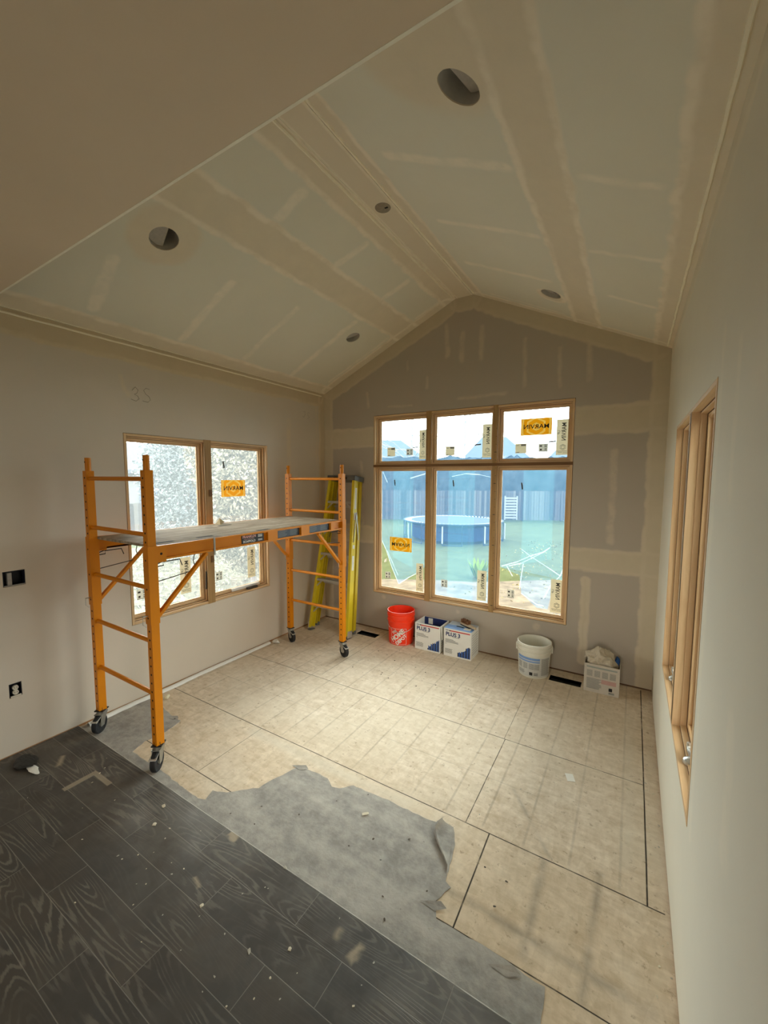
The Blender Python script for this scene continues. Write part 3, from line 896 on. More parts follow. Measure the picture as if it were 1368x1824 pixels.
def small_sticker(win, u0, u1, v0, v1, kind):
    s = MB().sheet(rect(u0, u1, v0, v1), lambda u, v: (u, SD + 0.0005, v)).build('sticker', m_stk_cream if kind == 0 else m_stk_white, win)
    s['label'] = 'small cream data sticker' if kind == 0 else 'small pale sticker with black blocks'
    w, h = u1 - u0, v1 - v0
    mb = MB()
    B = [(0.5, 0.74, 0.95, 0.92), (0.1, 0.78, 0.35, 0.84), (0.08, 0.05, 0.35, 0.12)] if kind == 0 else \
        [(0.12, 0.62, 0.38, 0.80), (0.62, 0.55, 0.88, 0.62), (0.62, 0.68, 0.88, 0.75), (0.62, 0.82, 0.88, 0.88), (0.16, 0.16, 0.36, 0.36), (0.64, 0.16, 0.86, 0.24), (0.64, 0.32, 0.86, 0.40), (0.05, 0.02, 0.95, 0.06)]
    for a, b, c, d in B:
        mb.box((u0 + w * a, SD - 0.001, v0 + h * b), (u0 + w * c, SD - 0.0003, v0 + h * d))
    mb.build('print', m_ink if kind else m_grey_ink, s)
def clip(win, u, v, tilt=8, vertical=True):
    mb = MB()
    L = 0.032
    a = R(90 + tilt) if vertical else R(tilt)
    mb.bar((u - L * math.cos(a), SD - 0.003, v - L * math.sin(a)), (u + L * math.cos(a), SD - 0.003, v + L * math.sin(a)), 0.012, 0.004, up=(0, 1, 0))
    mb.build('installation_clip', m_steel_dark, win)

w1 = empty('window_1', (0, 0, 0), 0, kind='structure')
VM = 1.886
cols = [(WIN_B[0], 1.405), (1.405, 2.100), (2.100, WIN_B[1])]
for a, b in cols:
    unit(w1, a, b, WIN_B[2], VM)
    unit(w1, a, b, VM, WIN_B[3])
mb = MB().box((1.374, -0.006, WIN_B[2] - 0.004), (1.436, 0.0, VM - 0.014)).box((1.374, -0.006, VM + 0.014), (1.436, 0.0, WIN_B[3] + 0.004))
for k in range(24):
    z = 0.5 + k * 0.075
    mb.box((1.374, -0.0066, z), (1.374 + (0.02 if k % 4 == 0 else 0.008), -0.006, z + 0.003), 1)
mb.build('mullion_board', [m_cover, m_ink], w1)
mb = MB().box((2.078, -0.006, WIN_B[2] - 0.004), (2.124, 0.0, VM - 0.014)).box((2.078, -0.006, VM + 0.014), (2.124, 0.0, WIN_B[3] + 0.004))
for k in range(24):
    z = 0.5 + k * 0.075
    mb.box((2.108 if k % 4 else 2.096, -0.0066, z), (2.118, -0.006, z + (0.003 if k % 4 else 0.006)), 1)
mb.build('mullion_board', [m_cover, m_ink], w1)
MB().box((WIN_B[0] - 0.003, -0.005, VM - 0.014), (WIN_B[1] + 0.003, 0.0, VM + 0.014)).build('cross_board', m_cover_h, w1)
brand_sticker(w1, 2.317, 2.593, 2.153, 2.308)
brand_sticker(w1, 0.890, 1.171, 0.924, 1.082, flip=-1, lab='orange and gold sticker stuck on upside down')
for b in [(2.633, 2.736, 1.965, 2.282), (1.950, 2.043, 1.958, 2.284), (1.252, 1.333, 1.955, 2.268), (1.231, 1.318, 0.498, 0.812), (1.928, 2.024, 0.508, 0.818), (2.634, 2.737, 0.508, 0.821)]:
    tall_sticker(w1, *b)
for b in [(2.272, 2.375, 1.990, 2.081), (0.851, 0.952, 1.996, 2.094), (1.559, 1.660, 1.988, 2.081)]:
    small_sticker(w1, *b, 0)
for b in [(2.481, 2.565, 1.999, 2.073), (1.095, 1.176, 2.003, 2.073), (0.830, 0.902, 0.590, 0.668), (1.532, 1.605, 0.590, 0.670), (2.234, 2.304, 0.585, 0.667)]:
    small_sticker(w1, *b, 1)
for u, v in [(0.953, 1.70), (1.654, 1.70), (2.346, 1.68)]:
    clip(w1, u, v)
for u, v in [(1.905, 2.087), (1.21, 2.085), (2.60, 2.088)]:
    clip(w1, u, v, 4, False)

w2 = empty('window_2', (0, 0, 0), R(90), kind='structure')
UM = -1.617
for a, b in ((WIN_L[0], UM), (UM, WIN_L[1])):
    unit(w2, a, b, WIN_L[2], WIN_L[3])
mb = MB().box((UM - 0.034, -0.006, WIN_L[2] - 0.004), (UM + 0.036, 0.0, WIN_L[3] + 0.004))
mb.build('mullion_board', m_cover, w2)
mb = MB()
for z in (0.98, 1.58):
    mb.box((UM + 0.004, -0.012, z), (UM + 0.028, -0.006, z + 0.06))
mb.build('latch_keeper', m_cover_h, w2)
brand_sticker(w2, -1.420, -1.142, 1.566, 1.726)
tall_sticker(w2, -1.135, -1.035, 0.725, 1.04)
tall_sticker(w2, -1.86, -1.76, 0.73, 1.05)
small_sticker(w2, -1.51, -1.435, 0.775, 0.857, 1)
small_sticker(w2, -2.23, -2.15, 0.775, 0.857, 1)
clip(w2, -1.39, 1.87)
clip(w2, -2.1, 1.90)
mb = MB().box((-1.36, 0.036, 0.640), (-1.02, 0.062, 0.668), 0).box((-1.20, 0.008, 0.629), (-1.07, 0.036, 0.648), 1)
mb.build('crank_handle', [m_vinyl, m_steel_dark], w2, bevel=0.003)
MB().bar((-1.655, 0.020, 0.74), (-1.650, 0.020, 0.90), 0.010, 0.008).build('sash_lock', m_steel_dark, w2)

w3 = empty('window_3', (W, 0, 0), R(-90), kind='structure')
for a, b in ((0.9256, 1.640), (1.640, 2.301)):
    unit(w3, a, b, 0.5931, 2.0605)
MB().box((1.590, -0.002, 0.5931 + 0.016), (1.664, 0.056, 2.0605 - 0.016)).build('mullion_board', m_pine_v, w3, bevel=0.0015)
for u in (1.15, 1.95):
    mb = MB()
    mb.lathe([(0.0, 0.0), (0.03, 0.0), (0.028, 0.012), (0.016, 0.022), (0.0, 0.024)], 20, (u, 0.045, 0.613))
    mb.tube([(u, 0.045, 0.630), (u - 0.02, 0.040, 0.640), (u - 0.05, 0.038, 0.640), (u - 0.07, 0.040, 0.644)], 0.0065, 8)
    mb.cyl((u - 0.07, 0.04, 0.640), (u - 0.07, 0.04, 0.660), 0.008, 0.007, 12)
    c_ = mb.build('crank_handle', m_silver, w3, smooth=True)
    c_['label'] = 'silver folding crank handle on the sill'

# protective film hung outside the big window
def film(name, pts, y, mat, label, folds=(), group='plastic film sheets hanging outside the big window'):
    mb = MB().sheet(pts, lambda u, v: (u, y + 0.012 * math.sin(u * 9 + v * 3), v))
    o = mb.build(name, mat)
    tag(o, label, 'plastic sheet', group)
    if folds:
        for f in folds:
            fb = MB()
            for a, b in zip(f[:-1], f[1:]):
                fb.bar((a[0], y - 0.006, a[1]), (b[0], y - 0.006, b[1]), random.uniform(0.004, 0.011), 0.002, up=(0, 1, 0))
            fb.build('crease', m_fold, o)
    return o
FY = 0.175
# points on the plane just outside (film seen from the camera shifts with depth)
film('plastic_film', [(0.62, 1.86), (1.37, 1.86), (1.37, 1.10), (1.34, 0.83), (1.24, 0.70), (1.10, 0.62), (0.96, 0.52), (0.93, 0.58), (0.86, 0.72), (0.78, 0.92), (0.66, 1.10), (0.62, 1.2)], FY, m_film,
     'torn blue film behind the left lower pane, ending in a point', [[(0.70, 1.06), (0.78, 0.92), (0.86, 0.72), (0.93, 0.58), (0.96, 0.52)], [(0.96, 0.52), (1.10, 0.62), (1.24, 0.70)], [(0.80, 0.9), (0.95, 0.62)], [(0.74, 1.82), (0.80, 1.70)], [(1.1, 1.75), (1.36, 1.82)]])
film('plastic_film', [(1.375, 1.86), (2.07, 1.86), (2.07, 0.42), (1.375, 0.42)], FY, m_film, 'whole blue film sheet behind the middle lower pane', [[(1.6, 1.77), (1.75, 1.80), (1.9, 1.79), (2.03, 1.76)]])
film('plastic_film', [(2.075, 1.86), (2.80, 1.86), (2.77, 1.05), (2.72, 0.80), (2.62, 0.62), (2.60, 0.50), (2.50, 0.50), (2.35, 0.62), (2.33, 0.80), (2.2, 0.84), (2.12, 0.86)], FY, m_film,
     'slashed blue film behind the right lower pane with crossed white folds',
     [[(2.34, 1.06), (2.44, 0.99), (2.60, 0.90), (2.70, 0.84)], [(2.60, 1.10), (2.54, 1.05), (2.42, 1.0), (2.30, 0.93), (2.15, 0.87)], [(2.56, 1.06), (2.45, 0.99), (2.34, 0.92), (2.22, 0.88)], [(2.36, 0.92), (2.33, 0.66)], [(2.35, 0.62), (2.50, 0.53), (2.56, 0.53)], [(2.76, 1.02), (2.70, 0.84), (2.62, 0.74), (2.56, 0.60)], [(2.2, 0.88), (2.26, 0.78)]])
m_lfilm = film_mat('pale_window_film', (0.92, 0.96, 1.0, 1), (0.74, 0.86, 0.95, 1), 0.095)
for i, (a, b) in enumerate(((WIN_L[0], UM), (UM, WIN_L[1]))):
    tag(MB().sheet(rect(a, b if i == 0 else b + 0.10, WIN_L[2] - 0.05, WIN_L[3] - 0.005), lambda u, v: (-FY, u, v)).build('plastic_film', m_lfilm), ('hazy clear film outside the left sash of the left window', 'hazy clear film outside the right sash of the left window')[i], 'plastic sheet', 'films outside the left window')
def strip(u0, u1, v0, v1, lab, slant=0.0):
    tag(MB().sheet([(u0, v0 + slant), (u1, v0), (u1, v1), (u0, v1)], lambda u, v: (u, FY + 0.03, v)).build('film_strip', m_film2), lab, 'plastic strip', 'overlapping film strips outside')
strip(0.86, 1.12, 0.72, 1.86, 'paler vertical strip of doubled film behind the left lower pane', 0.10)
strip(1.55, 1.84, 0.45, 1.86, 'paler vertical strip of doubled film behind the middle lower pane')
strip(2.33, 2.61, 0.98, 1.86, 'paler vertical strip of doubled film behind the right lower pane', -0.08)
for i, (a, b) in enumerate(cols):
    film('plastic_film', [(a - (0.08 if i == 0 else 0.0), 2.45), (b - 0.005, 2.45), (b - 0.005, VM + 0.02), (a - (0.08 if i == 0 else 0.0), VM + 0.02)], FY, m_film, 'clear blue film covering the %s small top pane' % ('left', 'middle', 'right')[i])

# ------------------------------------------------------------------ recessed light housings and ceiling box
for i, (x, y, sd, r_) in enumerate(CANS):
    nm = ('large hole of the left slope nearest the kitchen ceiling', 'smallest opening, on the left slope near the back wall', 'largest opening, high on the right slope', 'small opening on the right slope near the back wall')[i]
    t = empty('recessed_light_can', (x, y, slope(x, sd)), label='grey metal light can in the ' + nm, cat='light fitting', group='recessed light cans')
    tilt = (math.atan2(HP - HE, RL) if sd == 'L' else -math.atan2(HP - HE, W - RR))
    M = Matrix.Rotation(-tilt, 4, 'Y')
    rr = r_ * 0.985
    MB().lathe([(rr, 0.004), (rr, 0.13), (rr * 0.96, 0.14), (0.0, 0.14)], 36, (0, 0, 0), 0, M).lathe([(rr + 0.003, 0.004), (rr + 0.003, 0.145), (0, 0.145)], 36, (0, 0, 0), 0, M).build('can_body', m_can, t, smooth=True)
    pz, pang, po = ((0.028, -104, 0.36), (0.030, -60, 0.60), (0.040, -22, 0.40), (0.030, 170, 0.0))[i]
    mb = MB()
    P = [(rr * math.cos(2 * PI * k / 40), rr * math.sin(2 * PI * k / 40)) for k in range(40)]
    ca, sa = math.cos(R(pang)), math.sin(R(pang))
    P = [(p[0] * 0.97, p[1] * 0.97) if (p[0] * ca + p[1] * sa) > -rr * po else None for p in P]
    P = [p for p in P if p]
    mb.faces([M @ Vector((p[0], p[1], pz)) for p in P] + [M @ Vector((p[0], p[1], pz + 0.004)) for p in P], [tuple(range(len(P))), tuple(range(len(P), 2 * len(P)))] + [(k, (k + 1) % len(P), len(P) + (k + 1) % len(P), len(P) + k) for k in range(len(P))])
    mb.build('cover_plate', m_canlight, t)
t = empty('ceiling_box', (1.769, -1.521, HP), label='small round patched wiring box in the flat ridge strip', cat='wiring box')
MB().cyl((0, 0, -0.003), (0, 0, 0), 0.05, 0.052, 24).build('patch', simple('smeared_grey_patch', (150, 138, 120), 0.9, var=0.3, scale=60), t)
MB().box((0.012, 0.0, -0.0045), (0.034, 0.012, -0.003)).build('knockout', m_hole, t)

# ------------------------------------------------------------------ wall boxes on the left wall
def wallbox(y0, y1, z0, z1, label, cat):
    t = empty('outlet_box', (0, (y0 + y1) / 2, (z0 + z1) / 2), label=label, cat=cat)
    w, h = (y1 - y0) / 2, (z1 - z0) / 2
    mb = MB()
    mb.box((-0.06, -w - 0.001, -h - 0.001), (-0.058, w + 0.001, h + 0.001))
    mb.box((-0.058, -w - 0.001, -h), (-0.002, -w + 0.001, h))
    mb.box((-0.058, w - 0.001, -h), (-0.002, w + 0.001, h))
    mb.box((-0.058, -w, -h), (-0.002, w, -h + 0.002))
    mb.box((-0.058, -w, h - 0.002), (-0.002, w, h))
    mb.build('box_shell', simple('navy_box_plastic', (18, 20, 34), 0.5), t)
    return t, w, h
t, w, h = wallbox(*OUT[0], 'open dark switch box with one white switch, upper of the two on the left wall', 'wiring box')
MB().box((-0.03, -w * 0.62, -h * 0.85), (0.002, -w * 0.22, h * 0.85)).box((-0.002, -w, -h), (0.003, w, -h + 0.006)).build('switch', simple('dusty_white_switch', (160, 156, 148), 0.6, var=0.2, scale=60), t, bevel=0.002)
t, w, h = wallbox(*OUT[1], 'white duplex socket in a dark wall box near the tiled floor', 'socket')
mb = MB()
for dz in (-1, 1):
    mb.cyl((-0.01, 0.0, dz * h * 0.36), (0.004, 0.0, dz * h * 0.36), h * 0.36, h * 0.34, 20)
mb.box((-0.01, -0.006, -h * 0.2), (0.003, 0.006, h * 0.2))
mb.box((-0.002, -w * 0.9, -h), (0.004, w * 0.9, -h + 0.009))
s = mb.build('socket_face', simple('ivory_socket', (206, 198, 180), 0.5), t, smooth=True)
for dz in (-1, 1):
    for dy in (-0.006, 0.006):
        MB().box((0.004, dy - 0.001, dz * h * 0.36 - 0.003), (0.0046, dy + 0.001, dz * h * 0.36 + 0.005)).build('slot', m_hole, s)

# ------------------------------------------------------------------ floor vents
for i, (a, b, c, d) in enumerate(VENTS):
    t = empty('floor_vent', ((a + b) / 2, (c + d) / 2, 0), label=('open dark floor duct opening beside the yellow ladder', 'open dark floor duct opening between the white bucket and the box')[i], cat='vent', group='floor duct openings')
    w, h = (b - a) / 2, (d - c) / 2
    mb = MB().box((-w, -h, -0.16), (w, h, -0.15))
    mb.box((-w - 0.002, -h, -0.15), (-w, h, -0.002)).box((w, -h, -0.15), (w + 0.002, h, -0.002)).box((-w, -h - 0.002, -0.15), (w, -h, -0.002)).box((-w, h, -0.15), (w, h + 0.002, -0.002))
    mb.build('duct_boot', m_ductmetal, t)

# ------------------------------------------------------------------ grey underlayment
MP = [(0.02, -2.70), (0.02, -2.26), (0.06, -2.20), (0.2, -2.235), (0.293, -2.258), (0.395, -2.276), (0.541, -2.283), (0.549, -2.308), (0.574, -2.415), (0.564, -2.485), (0.554, -2.543), (0.597, -2.645), (0.642, -2.640), (0.747, -2.644), (0.912, -2.641), (1.069, -2.649), (1.297, -2.657), (1.339, -2.642), (1.315, -2.58), (1.395, -2.548), (1.473, -2.474), (1.521, -2.433), (1.538, -2.343), (1.569, -2.258), (1.592, -2.172), (1.66, -2.175), (1.715, -2.168), (1.803, -2.169), (1.865, -2.207), (1.908, -2.195), (1.964, -2.135), (2.096, -2.128), (2.218, -2.122), (2.34, -2.126), (2.46, -2.117), (2.557, -2.101), (2.6, -2.189), (2.625, -2.346), (2.63, -2.376), (2.66, -2.39), (2.625, -2.48), (2.658, -2.538), (2.73, -2.534), (2.817, -2.531), (2.924, -2.531), (3.005, -2.543), (3.068, -2.541), (3.073, -2.601), (3.072, -2.70)]
MPj = []
for (a, b), (c, d) in zip(MP, MP[1:] + MP[:1]):
    MPj.append((a, b))
    L = math.hypot(c - a, d - b)
    if L < 0.3:
        for k in range(1, int(L / 0.025)):
            t_ = k / int(L / 0.025)
            MPj.append((a + (c - a) * t_ + random.uniform(-.004, .004), b + (d - b) * t_ + random.uniform(-.004, .004)))
um = tag(MB().prism(MPj, [], lambda u, v, w: (u, v, w), 0.0002, 0.0025).build('underlayment_sheet', m_mem), 'torn grey underlayment sheet on the subfloor along the dark tiles', 'floor underlayment')
# curled corner and edge flaps
mb = MB()
vs, fs = [], []
for i in range(9):
    t_ = i / 8
    for k in range(6):
        s_ = k / 5
        bx, by = 2.557 + (2.625 - 2.557) * t_, -2.101 + (-2.346 + 2.101) * t_
        wdt = 0.10 * math.sin(PI * min(1, t_ + 0.15) ** 0.8) + 0.004
        ang = s_ * 2.0
        vs.append((bx - wdt * math.sin(ang) * 0.9, by, 0.005 + 0.022 * (1 - math.cos(ang)) * (1 - t_ * 0.6)))
for i in range(8):
    for k in range(5):
        a = i * 6 + k
        fs.append((a, a + 1, a + 7, a + 6))
mb.faces(vs, fs)
mb.build('curled_corner', m_mem, um, smooth=True)
for (x, y) in [(0.45, -2.275), (1.6, -2.17), (2.62, -2.48), (2.93, -2.55)]:
    mb = MB()
    mb.faces([(x - 0.05, y - 0.03, 0.004), (x + 0.03, y + 0.008, 0.012), (x + 0.06, y - 0.004, 0.008), (x + 0.02, y - 0.035, 0.004)], [(0, 1, 2, 3)])
    mb.build('lifted_edge', m_mem, um)

# ------------------------------------------------------------------ white vinyl strip by the left wall
mb = MB()
P = [(0.045, -2.66), (0.035, -2.3), (0.045, -2.0), (0.03, -1.6), (0.04, -1.3), (0.03, -0.97)]
vs, fs = [], []
NP = 60
for i in range(NP + 1):
    t_ = i / NP * (len(P) - 1)
    k = min(int(t_), len(P) - 2)
    f = t_ - k
    x = P[k][0] * (1 - f) + P[k + 1][0] * f
    y = P[k][1] * (1 - f) + P[k + 1][1] * f
    wv = 0.003 * math.sin(y * 11)
    for j in range(7):
        a = PI * j / 6
        vs.append((x + 0.024 * math.cos(a) + wv, y, 0.0035 + 0.020 * math.sin(a) + random.uniform(-.0012, .0012)))
for i in range(NP):
    for j in range(6):
        a = i * 7 + j
        fs.append((a, a + 1, a + 8, a + 7))
mb.faces(vs, fs)
tag(mb.build('vinyl_strip', m_vinyl, smooth=True), 'long white vinyl strip lying on the floor along the left wall', 'strip')
def crumple(name, c, r, mat, label, cat, flat=0.5, seed=1, group=None):
    rnd = random.Random(seed)
    bm = bmesh.new()
    bmesh.ops.create_icosphere(bm, subdivisions=3, radius=1)
    dirs = [(Vector((rnd.uniform(-1, 1), rnd.uniform(-1, 1), rnd.uniform(-1, 1))).normalized(), rnd.uniform(0.5, 1.0)) for _ in range(16)]
    for v in bm.verts:
        n = v.co.normalized()
        k = min(d / max(0.15, n.dot(q)) for q, d in dirs if n.dot(q) > 0.15) if any(n.dot(q) > 0.15 for q, d in dirs) else 1
        v.co = n * min(1.25, k) * rnd.uniform(0.93, 1.07)
        v.co = Vector((v.co.x * r[0], v.co.y * r[1], v.co.z * r[2]))
    mn = min(v.co.z for v in bm.verts)
    for v in bm.verts:
        v.co.z -= mn
    me = bpy.data.meshes.new(name)
    bm.to_mesh(me)
    bm.free()
    me.materials.append(mat)
    o = bpy.data.objects.new(name, me)
    o.location = c
    COL.objects.link(o)
    return tag(o, label, cat, group) if label else o
crumple('plastic_scrap', (0.10, -0.93, 0), (0.045, 0.03, 0.018), m_vinyl, 'crumpled white scrap at the far end of the vinyl strip', 'scrap', seed=3)
crumple('wood_block', (0.17, -2.17, 0.004), (0.022, 0.03, 0.012), simple('pale_block', (214, 204, 170), 0.7), 'small pale block behind the near scaffold post', 'scrap', seed=4)
crumple('plastic_scrap', (0.16, -3.04, TZ), (0.10, 0.05, 0.012), m_black, 'black plastic scrap on the tiles at the left wall', 'scrap', seed=8)
crumple('plastic_scrap', (0.27, -3.05, TZ), (0.07, 0.022, 0.010), m_paper, 'thin white plastic scrap beside the black scrap on the tiles', 'scrap', seed=9)

# ------------------------------------------------------------------ scaffold
SC = empty('rolling_scaffold', (0.53, -1.715, 0.0025), label='orange rolling scaffold tower with a plywood deck before the left window', cat='scaffold')
O = Vector((0.53, -1.715, 0))
XA, XB, YA, YD = 0.878, 0.182, -2.630, -0.805
def S_(x, y, z):
    return (x - O.x, y - O.y, z)
PW = 0.0235
for x, y in ((XA, YA), (XB, YA), (XA, YD), (XB, YD)):
    mb = MB()
    mb.box(S_(x - PW, y - PW, 0.15), S_(x + PW, y + PW, 1.788))
    mb.cyl(S_(x, y, 1.788), S_(x, y, 1.873), 0.0175, n=20)
    for k in range(30):
        z = 0.22 + k * 0.0525
        if z < 1.76:
            for s_ in (-1, 1):
                mb.cyl(S_(x, y + s_ * PW, z), S_(x, y + s_ * (PW + 0.0006), z), 0.0065, n=10, mi=1)
    mb.cyl(S_(x, y - 0.018, 1.845), S_(x, y - 0.0182, 1.845), 0.006, n=10, mi=1)
    mb.build('post', [m_orange, m_hole], SC)
for y in (YA, YD):
    for z in (1.738, 1.416, 1.100, 0.780, 0.458):
        MB().cyl(S_(XB, y, z), S_(XA, y, z), 0.0135, n=14).build('rung', m_orange, SC, smooth=True)
ZT, ZB = 1.348, 1.262
for x, sg in ((XA, 1), (XB, -1)):
    mb = MB()
    xf = x + sg * 0.020
    xi = x - sg * 0.004
    lo, hi = min(xf, xi), max(xf, xi)
    y0, y1 = YA + PW, YD - PW
    mb.box(S_(lo, y0, ZT - 0.012), S_(hi, y1, ZT))
    mb.box(S_(lo, y0, ZB), S_(hi, y1, ZB + 0.012))
    mb.box(S_(min(xi, xi + sg * 0.004), y0, ZB), S_(max(xi, xi + sg * 0.004), y1, ZT))
    for a, b in ((y0, y0 + 0.06), (-1.755, -1.655), (-1.39, -1.29), (-1.00, -0.955)):
        mb.box(S_(lo - 0.0008, a + 0.0005, ZB - (0.012 if a == y0 else 0.0008)), S_(hi + 0.0008, b, ZT + 0.0008))
    mb.cyl(S_(xf, y0 + 0.03, 1.300), S_(xf + sg * 0.001, y0 + 0.03, 1.300), 0.008, n=12, mi=1)
    mb.build('side_rail', [m_orange, m_hole], SC, bevel=0.0012)
    # centre clip of the folding rail
    mb = MB().bar(S_(xf + sg * 0.004, -2.222, ZB - 0.025), S_(xf + sg * 0.004, -2.222, ZT + 0.004), 0.012, 0.006)
    mb.build('rail_pin', m_zinc, SC)
    # sleeves
    for y in (YA, YD):
        mb = MB()
        s_ = PW + 0.004
        mb.box(S_(x - s_, y - s_, 0.892), S_(x + s_, y + s_, 1.352))
        for k in range(3):
            z = 0.93 + k * 0.17
            mb.cyl(S_(x, y - s_, z), S_(x, y - s_ - 0.0008, z), 0.006, n=10, mi=1)
        mb.build('sleeve', [m_orange, m_hole], SC, bevel=0.001)
        mb = MB().cyl(S_(x, y - s_ - 0.03, 0.945), S_(x, y + s_ + 0.01, 0.945), 0.004, n=8)
        mb.tube([S_(x, y - s_ - 0.03, 0.945), S_(x + 0.004, y - s_ - 0.032, 0.90), S_(x, y - s_ - 0.012, 0.88)], 0.002, 6)
        mb.build('lock_pin', m_zinc, SC)
    for ya, yb in ((YA + PW, YA + 0.365), (YD - PW, YD - 0.35)):
        MB().bar(S_(x - sg * 0.002, ya, 0.920), S_(x - sg * 0.002, yb, 1.256), 0.020, 0.030, up=(1, 0, 0)).build('brace', m_orange, SC, bevel=0.002)
        d = 1 if yb > ya else -1
        mb = MB()
        mb.tube([S_(x, ya, 1.235), S_(x, ya + d * 0.05, 1.250), S_(x, ya + d * 0.052, 1.225), S_(x, ya, 1.222)], 0.0035, 6)
        mb.tube([S_(x, ya + d * 0.05, 1.246), S_(x, ya + d * 0.155, 1.246), S_(x, ya + d * 0.17, 1.205)], 0.0035, 6)
        mb.build('locking_lever', m_black, SC)
        MB().tube([S_(x - sg * 0.008, ya, 1.13), S_(x - sg * 0.008, ya + d * 0.24, 1.155), S_(x - sg * 0.008, ya + d * 0.26, 1.18), S_(x - sg * 0.008, ya + d * 0.25, 1.22), S_(x - sg * 0.008, ya + d * 0.26, 1.26)], 0.003, 6).build('latch_rod', m_steel_dark, SC)
dk = MB().box(S_(XB + 0.012, YA + 0.02, ZT - 0.014), S_(XA - 0.006, YD - 0.02, ZT + 0.002)).build('deck_board', m_deck, SC, bevel=0.001)
for (x, y) in [(0.80, -2.22), (0.35, -1.72), (0.84, -1.75), (0.80, -2.5)]:
    MB().box(S_(x - 0.016, y - 0.06, ZT + 0.0015), S_(x + 0.016, y + 0.06, ZT + 0.0026)).build('handle_slot', m_hole, dk)
# labels on the outer rail
def rl(y0, y1, mat, items, name='label'):
    xf = XA + 0.0012
    b = MB().box(S_(xf, y0, ZB + 0.012), S_(xf + 0.001, y1, ZT - 0.012)).build(name, mat, SC)
    mb = MB()
    fn = lambda a, c: S_(xf + 0.0016, a, c)
    for s, size, at, bold, mi, stretch in items:
        add_text(mb, s, size, fn, bold=bold, at=at, mi=mi, sx=stretch)
    return b, mb, fn
b, mb, fn = rl(-1.985, -1.780, m_label_blk, [('FRANKLIN', 0.026, (-1.915, 1.320), 0.03, 1, 1.0), ('SCAFFOLD', 0.022, (-1.915, 1.286), 0.03, 0, 1.05)])
for z in (1.325, 1.318, 1.311, 1.292, 1.284):
    mb.box(S_(XA + 0.0022, -1.835, z - 0.002), S_(XA + 0.0026, -1.795, z + 0.002), 0)
mb.box(S_(XA + 0.0022, -1.965, 1.302), S_(XA + 0.0026, -1.87, 1.304), 1)
mb.build('lettering', [m_white, simple('pinkish_print', (222, 168, 160), 0.5)], b)
for y0, y1 in ((-1.650, -1.395), (-1.285, -1.005)):
    b, mb, fn = rl(y0, y1, m_label_nv, [])
    for i in range(7):
        for j in range(2):
            yy = y0 + 0.02 + j * (y1 - y0) * 0.5
            mb.box(S_(XA + 0.0022, yy, 1.282 + i * 0.0075), S_(XA + 0.0026, yy + random.uniform(0.07, 0.1), 1.284 + i * 0.0075), 0)
    mb.box(S_(XA + 0.0022, y0, 1.332), S_(XA + 0.0026, y1 - 0.02, 1.336), 1)
    mb.build('print', [m_grey_ink, m_redprint], b)
# casters
def caster(x, y, ang, lever):
    c = empty('caster', S_(x, y, 0), ang)
    c.parent = SC
    wr = 0.0625
    off = 0.028
    mb = MB()
    mb.lathe([(0.0, -0.012), (wr * 0.72, -0.013), (wr * 0.74, -0.016), (wr * 0.93, -0.0155), (wr, -0.010), (wr, 0.010), (wr * 0.93, 0.0155), (wr * 0.74, 0.016), (wr * 0.72, 0.013), (0, 0.012)], 36, (0, 0, 0), 0,
             Matrix.Translation((off, 0, wr)) @ Matrix.Rotation(R(90), 4, 'X'))
    w_ = mb.build('wheel', m_rubber, c, smooth=True)
    mb = MB()
    for s_ in (-1, 1):
        mb.cyl((off, s_ * 0.0125, wr), (off, s_ * 0.019, wr), 0.018, 0.014, 16)
    mb.build('hub', m_zinc, w_)
    mb = MB()
    for s_ in (-1, 1):
        mb.prism([(-0.03, 0.132), (0.035, 0.132), (0.045, 0.09), (off + 0.016, wr - 0.014), (off - 0.016, wr - 0.014), (-0.004, 0.09)], [], lambda u, v, w: (u, w, v), s_ * 0.0205, s_ * 0.0235)
    mb.box((-0.03, -0.0235, 0.128), (0.045, 0.0235, 0.132))
    mb.cyl((0, 0, 0.132), (0, 0, 0.146), 0.030, n=20)
    mb.build('fork', m_zinc, c, smooth=True)
    mb = MB().box((-0.032, -0.03, 0.145), (0.032, 0.03, 0.152)).box((-0.018, -0.018, 0.150), (0.018, 0.018, 0.17))
    mb.build('stem', m_black, c)
    if lever:
        mb = MB()
        mb.faces([(0.03, -0.02, 0.118), (0.085, -0.022, 0.100), (0.085, 0.022, 0.100), (0.03, 0.02, 0.118), (0.03, -0.02, 0.113), (0.085, -0.022, 0.095), (0.085, 0.022, 0.095), (0.03, 0.02, 0.113)],
                 [(0, 1, 2, 3), (7, 6, 5, 4), (0, 4, 5, 1), (1, 5, 6, 2), (2, 6, 7, 3), (3, 7, 4, 0)])
        mb.build('brake_lever', m_silver, c, bevel=0.002)
caster(XA, YA, R(-54), True)
caster(XB, YA, R(-58), True)
caster(XB, YD, R(-20), True)
caster(XA, YD, R(-20), True)

# scraps on the deck
mb = MB()
vs = [(0, 0, 0), (0.05, 0.01, 0), (0.025, 0.02, 0.055), (-0.035, 0.035, 0.012), (0.02, 0.06, 0.004), (0.07, 0.035, 0.02)]
mb.faces(vs, [(0, 1, 2), (0, 2, 3), (1, 5, 2), (2, 5, 4), (2, 4, 3), (0, 3, 4, 5, 1)])
tag(mb.build('cloth_scrap', simple('cream_cloth', (226, 208, 168), 0.8), loc=(0.23, -1.72, ZT + 0.0055)), 'small pointed cream scrap on the deck by the window mullion', 'scrap')

